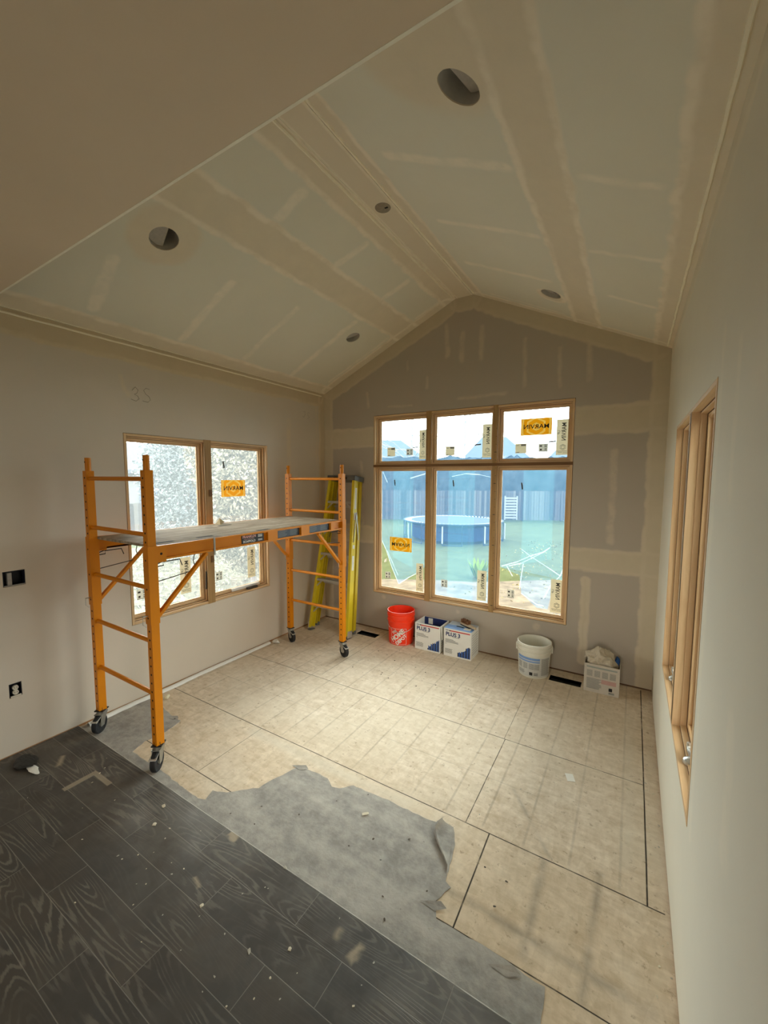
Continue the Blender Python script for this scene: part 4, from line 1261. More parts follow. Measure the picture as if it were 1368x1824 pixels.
# ------------------------------------------------------------------ step ladder
LD = empty('step_ladder', (0.400, -0.425, 0), label='yellow fibreglass step ladder folded and leaning in the back left corner', cat='ladder')
tilt = math.atan2(0.28, 1.76)
LM = Matrix.Rotation(-tilt, 4, 'X')
LEN = 1.795
def lx(z):
    return 0.264 - 0.100 * z / LEN
def lad(mb_name, fn_, mats, parent=LD, smooth=False, bevel=0.0):
    mb = MB()
    fn_(mb)
    for v in mb.bm.verts:
        v.co = LM @ v.co
    return mb.build(mb_name, mats, parent, smooth=smooth, bevel=bevel)
def rail(s, yo, wdt, dpt, z0, z1, open_dir, dx=0.0):
    def f(mb):
        a = Vector((s * (lx(z0) + dx), yo, z0))
        b = Vector((s * (lx(z1) + dx), yo, z1))
        t_ = 0.006
        for (ox, oy, w_, d_) in ((s * wdt / 2, 0, t_, dpt), (0, -dpt / 2 + t_ / 2, wdt, t_), (0, dpt / 2 - t_ / 2, wdt, t_)):
            o1 = Vector((ox, oy, 0))
            vs = []
            for p in (a, b):
                for (i, j) in ((-1, -1), (1, -1), (1, 1), (-1, 1)):
                    vs.append(p + o1 + Vector((i * w_ / 2, j * d_ / 2, 0)))
            mb.faces(vs, [(0, 3, 2, 1), (4, 5, 6, 7), (0, 1, 5, 4), (1, 2, 6, 5), (2, 3, 7, 6), (3, 0, 4, 7)])
    return f
for s in (-1, 1):
    lad('front_rail', rail(s, 0, 0.032, 0.074, 0.03, LEN - 0.05, -1), m_yellow, bevel=0.0015)
    lad('rear_rail', rail(s, 0.095, 0.028, 0.045, 0.06, LEN - 0.05, -1), m_yellow2, bevel=0.0015)
    def shoe(mb, s=s):
        mb.box((s * lx(0) - 0.022, -0.042, 0.0), (s * lx(0) + 0.022, 0.042, 0.012), 1)
        mb.box((s * lx(0) + s * 0.012, -0.039, 0.010), (s * lx(0) + s * 0.021, 0.039, 0.085), 0)
        mb.box((s * lx(0) - 0.018, 0.075, 0.035), (s * lx(0) + 0.018, 0.118, 0.075), 1)
    lad('foot', shoe, [m_alu, m_greyp], bevel=0.002)
for z in (0.30, 0.60, 0.90, 1.20, 1.50):
    def st(mb, z=z):
        w_ = lx(z) - 0.014
        mb.box((-w_, -0.040, z - 0.004), (w_, 0.040, z))
        mb.box((-w_, -0.040, z - 0.026), (w_, -0.036, z))
        mb.box((-w_, 0.036, z - 0.020), (w_, 0.040, z))
        for k in range(5):
            mb.box((-w_, -0.034 + k * 0.015, z), (w_, -0.030 + k * 0.015, z + 0.0015))
    lad('step', st, m_alu)
    def br(mb, z=z):
        w_ = lx(z) - 0.014
        for s in (-1, 1):
            mb.bar((s * w_, -0.03, z - 0.085), (s * (w_ - 0.075), -0.03, z - 0.012), 0.004, 0.014)
        mb.bar((-w_, 0.095, z - 0.05), (w_, 0.095, z - 0.05), 0.012, 0.022)
    lad('step_brace', br, m_alu)
def cap(mb):
    mb.box((-0.192, -0.055, LEN - 0.055), (0.200, 0.125, LEN), 0)
    mb.box((-0.10, -0.057, LEN - 0.045), (-0.05, -0.055, LEN - 0.02), 1)
    mb.box((0.05, -0.057, LEN - 0.045), (0.09, -0.055, LEN - 0.02), 1)
lad('top_cap', cap, [m_greyp, m_hole], bevel=0.014)
for s in (-1, 1):
    def spr(mb, s=s):
        x = s * (lx(1.1) + 0.022)
        mb.bar((x, -0.01, 1.05), (x, 0.00, 1.38), 0.004, 0.012)
        mb.bar((x, 0.085, 1.08), (x, 0.00, 1.385), 0.004, 0.012)
    lad('spreader', spr, m_alu)
for z0, z1 in ((1.42, 1.66), (1.30, 1.38), (0.98, 1.02), (0.74, 0.90)):
    def lab(mb, z0=z0, z1=z1):
        a, b_ = lx(z0) + 0.0205, lx(z1) + 0.0205
        mb.faces([(a, -0.017, z0), (a, 0.017, z0), (b_, 0.017, z1), (b_, -0.017, z1)], [(0, 1, 2, 3)])
    lad('safety_label', lab, m_paperlbl)['label'] = 'white printed strip on the right rail'

# ------------------------------------------------------------------ buckets
def cyl_fn(r_at, ang0, gap=0.0012):
    return lambda a, b: ((r_at(b) + gap) * math.cos(ang0 + a / r_at(b)), (r_at(b) + gap) * math.sin(ang0 + a / r_at(b)), b)
def lines_curved(mb, fn, pts, wdt, mi=0, n=10):
    for (a, b), (c, d) in zip(pts[:-1], pts[1:]):
        L = math.hypot(c - a, d - b)
        nx, ny = -(d - b) / L * wdt / 2, (c - a) / L * wdt / 2
        vs, fs = [], []
        for k in range(n + 1):
            t_ = k / n
            u, v = a + (c - a) * t_, b + (d - b) * t_
            vs += [fn(u + nx, v + ny), fn(u - nx, v - ny)]
        for k in range(n):
            fs.append((2 * k, 2 * k + 1, 2 * k + 3, 2 * k + 2))
        mb.faces(vs, fs, mi)
def patch_curved(mb, fn, u0, v0, u1, v1, mi=0, n=12):
    vs, fs = [], []
    for k in range(n + 1):
        u = u0 + (u1 - u0) * k / n
        vs += [fn(u, v0), fn(u, v1)]
    for k in range(n):
        fs.append((2 * k, 2 * k + 2, 2 * k + 3, 2 * k + 1))
    mb.faces(vs, fs, mi)

BK = empty('bucket', (1.185, -0.175, 0), label='orange-red bucket with white diagonal lettering beside the boxes', cat='bucket')
H = 0.352
rb, rt = 0.128, 0.143
ra = lambda z: rb + (rt - rb) * z / H
prof = [(0, 0.0), (rb - 0.004, 0.0), (rb, 0.006)] + [(ra(z), z) for z in (0.06, 0.12, 0.18, 0.24)]
prof += [(ra(0.245) + 0.006, 0.245), (ra(0.25) + 0.007, 0.262), (ra(0.26), 0.266), (ra(0.29), 0.292), (ra(0.292) + 0.007, 0.294), (ra(0.3) + 0.008, 0.318), (ra(0.32), 0.322), (ra(H), H - 0.006), (rt + 0.004, H - 0.004), (rt + 0.003, H), (rt - 0.003, H), (rt - 0.004, H - 0.01), (rb - 0.004, 0.008), (0, 0.006)]
MB().lathe(prof, 56).build('bucket_body', m_bucket, BK, smooth=True)
cang = math.atan2(-3.9152 + 0.175, 3.2487 - 1.185)
hp = []
for k in range(17):
    t_ = k / 16
    an = cang + R(-92) + R(184) * t_
    hp.append(((rt + 0.012) * math.cos(an), (rt + 0.012) * math.sin(an), 0.268 - 0.115 * math.sin(PI * t_)))
hb = MB().tube(hp, 0.0022, 6)
hb.build('wire_handle', m_zinc, BK, smooth=True)
fn = cyl_fn(ra, cang + R(-12))
mb = MB()
sq = 0.084
zc = 0.098
for pts in ([(-sq, zc - sq), (sq, zc - sq), (sq, zc + sq), (-sq, zc + sq), (-sq, zc - sq)],):
    lines_curved(mb, fn, pts, 0.0028)
add_text(mb, 'THE', 0.036, fn, bold=0.04, rot=R(42), at=(-0.044, zc + 0.046), sx=0.9)
add_text(mb, 'HOME', 0.070, fn, bold=0.045, rot=R(42), at=(-0.008, zc + 0.008), sx=0.92)
add_text(mb, 'DEPOT', 0.052, fn, bold=0.045, rot=R(42), at=(0.030, zc - 0.034), sx=0.86)
mb.build('lettering', m_white, BK)

WK = empty('bucket', (2.553, -0.168, 0), label='empty white plastic bucket with a printed label, near the floor duct', cat='bucket')
H2 = 0.300
rb2, rt2 = 0.128, 0.142
ra2 = lambda z: rb2 + (rt2 - rb2) * z / H2
prof = [(0, 0.0), (rb2 - 0.004, 0.0), (rb2, 0.005), (ra2(0.10), 0.10), (ra2(0.2), 0.2), (ra2(0.2) + 0.006, 0.205), (ra2(0.2) + 0.010, 0.235), (ra2(0.235) + 0.002, 0.238), (ra2(0.25) + 0.002, 0.252), (ra2(0.25) + 0.009, 0.254), (ra2(0.26) + 0.009, 0.272), (ra2(0.27), 0.275), (ra2(H2), H2 - 0.006), (rt2 + 0.004, H2 - 0.004), (rt2 + 0.003, H2), (rt2 - 0.004, H2), (rt2 - 0.006, H2 - 0.01), (rb2 - 0.004, 0.008), (0, 0.006)]
MB().lathe(prof, 56).build('bucket_body', m_wbucket, WK, smooth=True)
cang = math.atan2(-3.9152 + 0.168, 3.2487 - 2.553)
for s_ in (-1, 1):
    an = cang + s_ * R(93)
    M = Matrix.Translation(((rt2 + 0.008) * math.cos(an), (rt2 + 0.008) * math.sin(an), 0.232)) @ Matrix.Rotation(an, 4, 'Z')
    MB().box((-0.006, -0.018, -0.028), (0.006, 0.018, 0.028), 0, M).build('handle_lug', m_wbucket, WK, bevel=0.004)
fn = cyl_fn(ra2, cang, 0.0008)
mb = MB()
patch_curved(mb, fn, -0.165, 0.018, 0.165, 0.192)
lb = mb.build('label', m_wlabel, WK)
mb = MB()
fn = cyl_fn(ra2, cang, 0.0018)
patch_curved(mb, fn, -0.16, 0.168, 0.05, 0.188, 1)
patch_curved(mb, fn, -0.16, 0.148, 0.05, 0.160, 1)
for u0 in (-0.15, -0.095, -0.04, 0.005):
    for k in range(7):
        patch_curved(mb, fn, u0, 0.085 + k * 0.0075, u0 + 0.042, 0.089 + k * 0.0075, 0, 4)
for k in range(17):
    patch_curved(mb, fn, 0.065, 0.035 + k * 0.009, 0.065 + random.uniform(0.07, 0.095), 0.040 + k * 0.009, 0, 5)
for k in range(4):
    patch_curved(mb, fn, -0.15, 0.036 + k * 0.008, -0.15 + random.uniform(0.06, 0.09), 0.040 + k * 0.008, 0, 5)
patch_curved(mb, fn, -0.035, 0.030, -0.008, 0.058, 2, 3)
for k in range(3):
    patch_curved(mb, fn, 0.002, 0.032 + k * 0.009, 0.036, 0.036 + k * 0.009, 2, 3)
mb.build('print', [m_grey_ink, m_ltblue, m_black], lb)

# ------------------------------------------------------------------ joint compound boxes
m_sideink = simple('faint_side_print', (190, 188, 182), 0.7)
def plus_box(loc, rz, wdt, dpt, hgt, label, opened, seed):
    t = empty('cardboard_box', loc, rz, label, 'box', 'blue and white compound boxes')
    w, d, th = wdt / 2, dpt / 2, 0.003
    mb = MB()
    mb.box((-w, -d, 0), (w, -d + th, hgt)).box((-w, d - th, 0), (w, d, hgt)).box((-w, -d + th, 0), (-w + th, d - th, hgt)).box((w - th, -d + th, 0), (w, d - th, hgt)).box((-w + th, -d + th, 0), (w - th, d - th, th))
    mb.build('carton', m_card, t)
    fn = lambda a, b: (a, -d - 0.0010, b)
    def pr(mb, u0, v0, u1, v1, mi):
        mb.faces([(u0, -d - 0.0008, v0), (u1, -d - 0.0008, v0), (u1, -d - 0.0008, v1), (u0, -d - 0.0008, v1)], [(0, 1, 2, 3)], mi)
    mb = MB()
    add_text(mb, 'PLUS 3', 0.052, fn, bold=0.035, at=(-w + 0.018, hgt * 0.795), align='LEFT', mi=0)
    add_text(mb, 'USG', 0.016, fn, bold=0.03, at=(-w + 0.016, hgt * 0.935), align='LEFT', mi=0)
    pr(mb, -w + 0.060, hgt * 0.912, w - 0.012, hgt * 0.950, 1)
    mb.faces([(-w + 0.046, -d - 0.0012, hgt * 0.95), (-w + 0.062, -d - 0.0012, hgt * 0.905), (-w + 0.072, -d - 0.0012, hgt * 0.95)], [(0, 1, 2)], 2)
    rnd = random.Random(seed)
    for v, u1 in ((0.60, 0.10), (0.565, 0.12), (0.53, 0.15), (0.495, 0.15), (0.44, 0.03), (0.70, 0.16)):
        pr(mb, -w + (0.016 if v < 0.7 else 0.09), hgt * v, -w + u1 * 1.0, hgt * v + 0.005, 3)
    for k in range(6):
        pr(mb, -w + 0.014, 0.030 + k * 0.008, -w + 0.014 + rnd.uniform(0.07, 0.09), 0.034 + k * 0.008, 3)
    for k in range(14):
        u = w - 0.135 + k * 0.0092
        hh_ = 0.03 + 0.085 * (k / 13) + rnd.uniform(-0.012, 0.012)
        pr(mb, u, 0.014, u + 0.0085, 0.014 + hh_, 4 if k % 3 else 2)
    mb.build('lettering', [m_dkblue, m_redprint, m_black, m_grey_ink, m_blue_ink], t)
    mb = MB()
    for k in range(9):
        v = 0.04 + k * 0.024
        mb.faces([(w + 0.0008, -d + 0.03, v), (w + 0.0008, d - 0.03, v), (w + 0.0008, d - 0.03, v + 0.01), (w + 0.0008, -d + 0.03, v + 0.01)], [(0, 1, 2, 3)])
    mb.build('side_print', m_sideink, t)
    return t, w, d
B1, w, d = plus_box((1.532, -0.140, 0), R(0), 0.278, 0.222, 0.275, 'open compound box with a dark blue inside, next to the orange-red bucket', True, 3)
mb = MB().box((-w + 0.004, d - 0.0045, 0.01), (w - 0.004, d - 0.0032, 0.272))
mb.build('blue_lining', m_dkblue, B1)
MB().box((-w + 0.05, d - 0.0062, 0.20), (-w + 0.10, d - 0.0048, 0.262)).build('barcode_sticker', m_paper, B1)
mb = MB()
for s_ in (-1, 1):
    M = Matrix.Translation((s_ * (w + 0.002), 0, 0.272)) @ Matrix.Rotation(R(s_ * (172 if s_ > 0 else 178)), 4, 'Y')
    if s_ > 0:
        mb.box((-0.0015, -d + 0.004, 0), (0.0015, d - 0.004, 0.13), 0, M)
mb.build('flap', m_card, B1)
B2, w, d = plus_box((1.852, -0.137, 0), R(0), 0.280, 0.222, 0.278, 'closed compound box with a light blue top and a brush on it', False, 4)
mb = MB().box((-w, -d, 0.2785), (w, -0.002, 0.2805), 0).box((-w, 0.001, 0.2785), (w, d, 0.2805), 1)
lid = mb.build('top_flap', [m_ltblue, simple('pale_blue_card', (196, 208, 220), 0.5)], B2)
MB().box((-0.045, -0.028, 0.2806), (0.03, -0.008, 0.2815)).build('hand_hole', m_hole, lid)
MB().box((0.045, -0.075, 0.2806), (0.115, -0.02, 0.2813)).build('sticker', m_paper, lid)
# brush
BR = empty('scrub_brush', (1.90, -0.115, 0.2815), R(-32), 'wooden scrub brush with brown bristles on the closed box', 'brush')
mb = MB()
pts = [(-0.075, 0.026), (-0.05, 0.026), (0.0, 0.027), (0.03, 0.023), (0.08, 0.013), (0.12, 0.014), (0.135, 0.008)]
outl = [(-0.08, 0.0)] + pts + [(x, -y) for x, y in pts[::-1]]
mb.prism(outl, [], lambda u, v, w: (u, v, w + 0.0 + 0.10 * max(0, -u + 0.02) * 0), 0.012, 0.030)
mb.build('handle', m_brushwood, BR, bevel=0.004)
mb = MB()
rnd = random.Random(5)
for i in range(9):
    for j in range(4):
        x, y = -0.07 + i * 0.0125, -0.018 + j * 0.012
        mb.cyl((x, y, 0.030), (x + rnd.uniform(-.008, .008), y + rnd.uniform(-.006, .006), 0.062), 0.0042, 0.0065, 6)
mb.build('bristles', m_bristle, BR)
MB().box((-0.075, -0.024, 0.0), (0.06, 0.024, 0.011)).build('rubber_grip', m_black, BR, bevel=0.003)

# box with a plastic bag
JB = empty('carton', (3.098, -0.148, 0), R(0), 'dusty printed carton on the floor in the back right corner', 'box')
w, d, hgt = 0.128, 0.112, 0.236
mb = MB()
th = 0.003
mb.box((-w, -d, 0), (w, -d + th, hgt)).box((-w, d - th, 0), (w, d, hgt + 0.01)).box((-w, -d + th, 0), (-w + th, d - th, hgt + 0.012)).box((w - th, -d + th, 0), (w, d - th, hgt + 0.01)).box((-w + th, -d + th, 0), (w - th, d - th, th))
mb.build('carton_body', simple('dusty_white_card', (196, 188, 174), 0.8, var=0.08), JB)
mb = MB()
def pj(u0, v0, u1, v1, mi):
    mb.faces([(u0, -d - 0.0008, v0), (u1, -d - 0.0008, v0), (u1, -d - 0.0008, v1), (u0, -d - 0.0008, v1)], [(0, 1, 2, 3)], mi)
pj(-0.11, 0.205, 0.11, 0.217, 1)
for i in range(4):
    for k in range(7):
        pj(-0.108 + i * 0.056, 0.135 + k * 0.0075, -0.066 + i * 0.056, 0.139 + k * 0.0075, 0)
for k in range(10):
    pj(-0.108, 0.030 + k * 0.009, -0.108 + random.uniform(0.09, 0.11), 0.035 + k * 0.009, 0)
pj(0.0, 0.085, 0.105, 0.120, 2)
pj(0.055, 0.035, 0.080, 0.062, 3)
pj(0.055, 0.012, 0.095, 0.028, 0)
mb.build('print', [m_grey_ink, simple('greenish_print', (150, 158, 150), 0.7), simple('pink_print', (188, 150, 140), 0.7), m_black], JB)
# crumpled bag rising out of the carton
bm = bmesh.new()
bmesh.ops.create_icosphere(bm, subdivisions=4, radius=1)
rnd = random.Random(11)
from mathutils import noise as mn
for v in bm.verts:
    n = v.co.normalized()
    k = 1 + 0.22 * mn.noise(n * 2.2) + 0.10 * (abs(mn.noise(n * 5.3)) * 2 - 0.6) + 0.06 * abs(mn.noise(n * 11))
    v.co = Vector((n.x * 0.128 * k - 0.010, n.y * 0.100 * k, 0.190 + n.z * (0.155 if n.x < 0.2 else 0.155 - 0.08 * (n.x - 0.2)) * k))
    if v.co.z < hgt:
        v.co.x = max(-w + 0.006, min(w - 0.006, v.co.x))
        v.co.y = max(-d + 0.006, min(d - 0.006, v.co.y))
    v.co.z = max(v.co.z, 0.012)
for f in bm.faces:
    f.smooth = False
me = bpy.data.meshes.new('plastic_bag')
bm.to_mesh(me)
bm.free()
me.materials.append(m_bag)
o = bpy.data.objects.new('plastic_bag', me)
o.location = (3.098, -0.148, 0)
COL.objects.link(o)
tag(o, 'crumpled dusty plastic bag stuffed in the corner carton', 'bag')
o = crumple('plastic_roll', (3.196, -0.11, 0.20), (0.022, 0.05, 0.045), m_bluebag, 'blue plastic poking out of the corner carton on its right', 'plastic', seed=21)

# ------------------------------------------------------------------ debris
chip_me = []
for k in range(5):
    rnd = random.Random(40 + k)
    bm = bmesh.new()
    for i in range(14):
        bm.verts.new((rnd.uniform(-1, 1), rnd.uniform(-0.6, 0.6), rnd.uniform(0, 0.45)))
    bmesh.ops.convex_hull(bm, input=list(bm.verts))
    bmesh.ops.delete(bm, geom=[v for v in bm.verts if not v.link_faces], context='VERTS')
    mz = min(v.co.z for v in bm.verts)
    for v in bm.verts:
        v.co.z -= mz
    me = bpy.data.meshes.new('plaster_crumb')
    bm.to_mesh(me)
    bm.free()
    me.materials.append(m_plaster if k % 2 == 0 else m_plaster2)
    chip_me.append(me)
def chip(x, y, s, label, group=None, z=None, me=None):
    if z is None:
        z = TZ if y < -2.70 else (0.004 if (y < -2.14 and x < 2.6) else 0.0)
    o = bpy.data.objects.new('plaster_crumb', me or random.choice(chip_me))
    COL.objects.link(o)
    o.location = (x, y, z)
    o.scale = (s, s, s * 0.7)
    o.rotation_euler = (0, 0, random.uniform(0, 6.28))
    return tag(o, label, 'debris', group)
big = [((2.134, -2.265), 0.020, 'largest grey plaster lump, on the grey underlayment'), ((1.198, -2.791), 0.015, 'flat pale plaster flake on the dark tiles below the torn sheet tip'),
       ((1.267, -2.876), 0.016, 'rounded pale plaster lump on the dark tiles left of centre'), ((2.12, -3.007), 0.012, 'pale plaster lump near a tile joint at the bottom of the floor'),
       ((2.24, -2.92), 0.011, 'angular chip on the dark tiles by the round plaster stain'), ((3.304, -1.339), 0.013, 'plaster lump beside the seam near the right wall'),
       ((2.615, -0.857), 0.010, 'small pinkish chip on the subfloor in front of the white bucket'), ((1.825, -2.995), 0.012, 'chip at the corner of a tile joint near the middle'),
       ((1.999, -2.701), 0.013, 'chip lying on the edge line between tiles and sheet'), ((2.655, -2.578), 0.013, 'pale flake at the ragged bottom edge of the sheet')]
for (x, y), s, l in big:
    chip(x, y, s, l)
for x, y in [(1.42, -2.968), (1.472, -3.03), (1.371, -3.263), (1.297, -3.065), (1.329, -3.062), (1.901, -3.136), (2.075, -3.123), (2.528, -2.873), (2.537, -2.933), (0.513, -3.146), (1.505, -3.09), (1.927, -2.878), (2.529, -2.797), (2.179, -3.153), (2.242, -3.091), (1.852, -3.027), (1.371, -3.014), (1.395, -2.899)] + [(random.uniform(0.5, 2.6), random.uniform(-3.2, -2.72)) for _ in range(26)]:
    chip(x, y, random.uniform(0.0028, 0.0065), 'tiny pale plaster crumb on the dark tiles', 'crumbs on the tiles')
for x, y in [(2.879, -0.529), (2.983, -0.663), (3.395, -1.291), (3.446, -2.282), (2.29, -1.774)] + [(random.uniform(3.385, 3.44), random.uniform(-2.5, -0.2)) for _ in range(22)]:
    chip(min(x, W - 0.012), y, random.uniform(0.004, 0.009), 'tiny plaster crumb in the strip along the right wall', 'crumbs along the right wall') if x > 3.3 else chip(x, y, random.uniform(0.005, 0.008), 'tiny pale crumb on the bare subfloor', 'crumbs on the subfloor')
for _ in range(40):
    chip(random.uniform(0.5, 3.3), random.uniform(-2.0, -0.35), random.uniform(0.003, 0.007), 'tiny pale crumb on the bare subfloor', 'crumbs on the subfloor')
m_darkbit = simple('dark_crumb', (84, 74, 62), 0.9)
dme = chip_me[0].copy()
dme.materials.clear()
dme.materials.append(m_darkbit)
for _ in range(34):
    chip(random.uniform(1.0, 2.4), random.uniform(-0.95, -0.35), random.uniform(0.004, 0.009), 'tiny dark crumb on the subfloor before the boxes', 'dark crumbs before the boxes', me=dme)
for _ in range(14):
    chip(random.uniform(1.4, 2.9), random.uniform(-2.65, -2.2) , random.uniform(0.004, 0.008), 'tiny dark crumb on the grey underlayment', 'dark crumbs on the underlayment', z=0.004, me=dme)
tag(MB().box((-0.022, -0.032, 0), (0.022, 0.032, 0.0015)).build('paper_scrap', m_paper, loc=(3.01, -1.415, 0.0005), rot=(0, 0, R(20))), 'small white paper rectangle on the bare subfloor', 'paper')

# ------------------------------------------------------------------ garden
def noisy(name, c0, c1, scale, rough=0.95, c2=None, s2=60):
    N = NT(name).set(rough, 0, 0.1)
    co = N.coord()
    c = N.mix(N.ramp(N.noise(co, scale, 6, 0.7), 0.35, 0.65), lin(c0), lin(c1))
    if c2:
        c = N.mix(N.ramp(N.noise(co, s2, 3, 0.6), 0.6, 0.66), c, lin(c2))
    N.base(c)
    return N.m
m_grass = noisy('lawn_grass', (46, 52, 26), (56, 62, 36), 2.0)
m_dirt = noisy('pale_dirt', (66, 60, 52), (92, 84, 72), 3.0)
m_litter = noisy('leaf_litter', (66, 64, 52), (86, 83, 68), 5.0, c2=(140, 134, 117), s2=14)
gd = MB().box((-70, -40, GZ - 0.3), (40, 70, GZ)).build('ground', m_grass)
structure(gd)
poly = [(6, 0.3), (6, 7.8), (2.5, 7.7), (1.2, 6.8), (0.1, 5.9), (-1.1, 5.4), (-2.05, 4.9), (-2.9, 4.3), (-3.0, 0.3)]
structure(MB().prism(poly, [], lambda u, v, w: (u, v, w), GZ, GZ + 0.02).build('ground_dirt', m_dirt))
poly = [(-0.3, 0.2), (-3.05, 0.3), (-2.95, 4.3), (-8, 8.0), (-12.2, 8.0), (-12.2, -3), (-4, -4), (-0.3, -4)]
structure(MB().prism(poly, [], lambda u, v, w: (u, v, w), GZ, GZ + 0.02).build('ground_leaves', m_litter))
# loose leaves: scattered quads (nobody could count them)
def leaves(name, n, fpos, mat, size, label, cat, seed):
    rnd = random.Random(seed)
    mb = MB()
    for _ in range(n):
        p = Vector(fpos(rnd))
        s = rnd.uniform(*size)
        a = Vector((rnd.uniform(-1, 1), rnd.uniform(-1, 1), rnd.uniform(-1, 1))).normalized()
        b = a.cross(Vector((rnd.uniform(-1, 1), rnd.uniform(-1, 1), rnd.uniform(-1, 1)))).normalized()
        c = a.cross(b) * 0.2 * s
        mb.faces([p - a * s, p + b * s * 0.5 + c, p + a * s, p - b * s * 0.5 + c], [(0, 1, 2), (0, 2, 3)])
    return mb.build(name, mat)
m_fleaf = simple('fallen_leaf_yellow', (110, 100, 66), 0.8, spec=0.04)
m_leafA = noisy('pale_green_leaf', (108, 106, 94), (138, 131, 114), 3, 0.6)
m_leafB = noisy('silver_leaf', (98, 106, 110), (124, 130, 130), 3, 0.6)
lf = leaves('fallen_leaves', 500, lambda r: (r.uniform(-0.3, 4), r.uniform(4.5, 14), GZ + 0.03), m_fleaf, (0.02, 0.045), '', '', 5)
tag(lf, 'scattered yellow fallen leaves on the lawn behind the big window', 'leaves', kind='stuff')
lf = leaves('fallen_leaves', 4500, lambda r: (r.uniform(-11, -3.1), r.uniform(-3, 7), GZ + 0.04), m_leafA, (0.04, 0.08), '', '', 6)
tag(lf, 'thick litter of fallen leaves outside the left window', 'leaves', kind='stuff')
# fence
def fence(p0, p1, z1, label, seed):
    a, b = Vector(p0), Vector(p1)
    L = (b - a).length
    f = empty('board_fence', (a.x, a.y, GZ), math.atan2(b.y - a.y, b.x - a.x), label, 'fence')
    rnd = random.Random(seed)
    mb = MB()
    n = int(L / 0.16)
    for i in range(n):
        yo = 0.0 if i % 2 == 0 else 0.03
        mb.box((i * 0.16, yo, 0.05), (i * 0.16 + 0.145, yo + 0.02, z1 + rnd.uniform(-0.01, 0.02)), rnd.choice([0, 1, 0, 2]))
    mb.build('board_panel', [m_f1, m_f2, m_f3], f)
    mb = MB()
    for z in (0.35, z1 * 0.5, z1 - 0.3):
        mb.box((0, 0.05, z - 0.04), (L, 0.09, z + 0.04))
    mb.build('cross_rail', m_f2, f)
    k = 0
    while k * 2.4 < L:
        MB().box((k * 2.4 - 0.05, 0.09, 0), (k * 2.4 + 0.05, 0.19, z1 - 0.1)).build('fence_post', m_f2, f)
        k += 1
    return f
m_f1 = simple('weathered_fence_board', (66, 64, 66), 0.9, var=0.12, scale=6, spec=0.04)
m_f2 = simple('grey_fence_board', (48, 48, 52), 0.9, var=0.15, scale=6, spec=0.04)
m_f3 = simple('pale_fence_board', (80, 78, 77), 0.9, var=0.12, scale=6, spec=0.04)
fence((-15, 14.81), (-0.5, 23.0), 1.85, 'tall weathered board fence across the far side of the lawn, left run', 1)
fence((-0.5, 23.0), (12, 22.0), 1.85, 'tall weathered board fence behind the right lower pane', 2)
# white louvred shutter leaning on the fence
t = empty('louvred_panel', (-3.05, 21.2, GZ), R(29), 'small white slatted panel standing before the far fence', 'slatted panel')
mb = MB()
for s_ in (-0.36, 0.36):
    mb.box((s_ - 0.04, -0.03, 0.1), (s_ + 0.04, 0.03, 1.55))
m_lv = simple('grey_white_slat', (112, 112, 112), 0.6, spec=0.04)
mb.build('frame', m_lv, t)
for k in range(8):
    MB().box((-0.34, -0.03, 0.18 + k * 0.17), (0.34, 0.02, 0.28 + k * 0.17)).build('slat', m_lv, t)
# trampoline
TR = empty('trampoline', (-3.35, 12.6, GZ), label='round dark trampoline on the lawn with pale springs and a blue skirt', cat='trampoline')
m_mat_ = simple('trampoline_mat', (50, 58, 66), 0.7, spec=0.04)
m_spring = simple('spring_white', (128, 132, 134), 0.5, spec=0.04)
m_skirt = simple('dark_blue_skirt', (22, 32, 58), 0.8, var=0.15, spec=0.04)
m_tf = simple('trampoline_frame_steel', (34, 44, 54), 0.5, 0.1, spec=0.04)
RT = 2.1
ZR = 0.82
MB().cyl((0, 0, ZR - 0.01), (0, 0, ZR), RT - 0.28, n=48).build('jumping_mat', m_mat_, TR)
MB().tube([(RT * math.cos(2 * PI * k / 48), RT * math.sin(2 * PI * k / 48), ZR) for k in range(49)], 0.035, 8).build('rim', m_tf, TR, smooth=True)
mb = MB()
for k in range(72):
    a, b = 2 * PI * k / 72, 2 * PI * (k + 1.2) / 72
    mb.bar(((RT - 0.3) * math.cos(a), (RT - 0.3) * math.sin(a), ZR), ((RT - 0.02) * math.cos(b), (RT - 0.02) * math.sin(b), ZR), 0.06, 0.02)
mb.build('spring_ring', m_spring, TR)
for k in range(8):
    a = 2 * PI * k / 8 + 0.2
    MB().tube([(RT * math.cos(a), RT * math.sin(a), ZR), (RT * math.cos(a), RT * math.sin(a), 0.02), (RT * math.cos(a + 0.35), RT * math.sin(a + 0.35), 0.02), (RT * math.cos(a + 0.35), RT * math.sin(a + 0.35), ZR)], 0.03, 8).build('leg', m_tf, TR)
    MB().cyl((RT * math.cos(a) * 1.03, RT * math.sin(a) * 1.03, 0.1), (RT * math.cos(a) * 1.03, RT * math.sin(a) * 1.03, 0.75), 0.028, n=10).build('pole_sleeve', m_spring, TR)
mb = MB()
n = 40
vs, fs = [], []
for k in range(n + 1):
    a = 2 * PI * k / n
    vs += [((RT - 0.35) * math.cos(a), (RT - 0.35) * math.sin(a), 0.12), ((RT - 0.35) * math.cos(a), (RT - 0.35) * math.sin(a), 0.66)]
for k in range(n):
    fs.append((2 * k, 2 * k + 2, 2 * k + 3, 2 * k + 1))
mb.faces(vs, fs)
mb.build('skirt', m_skirt, TR)
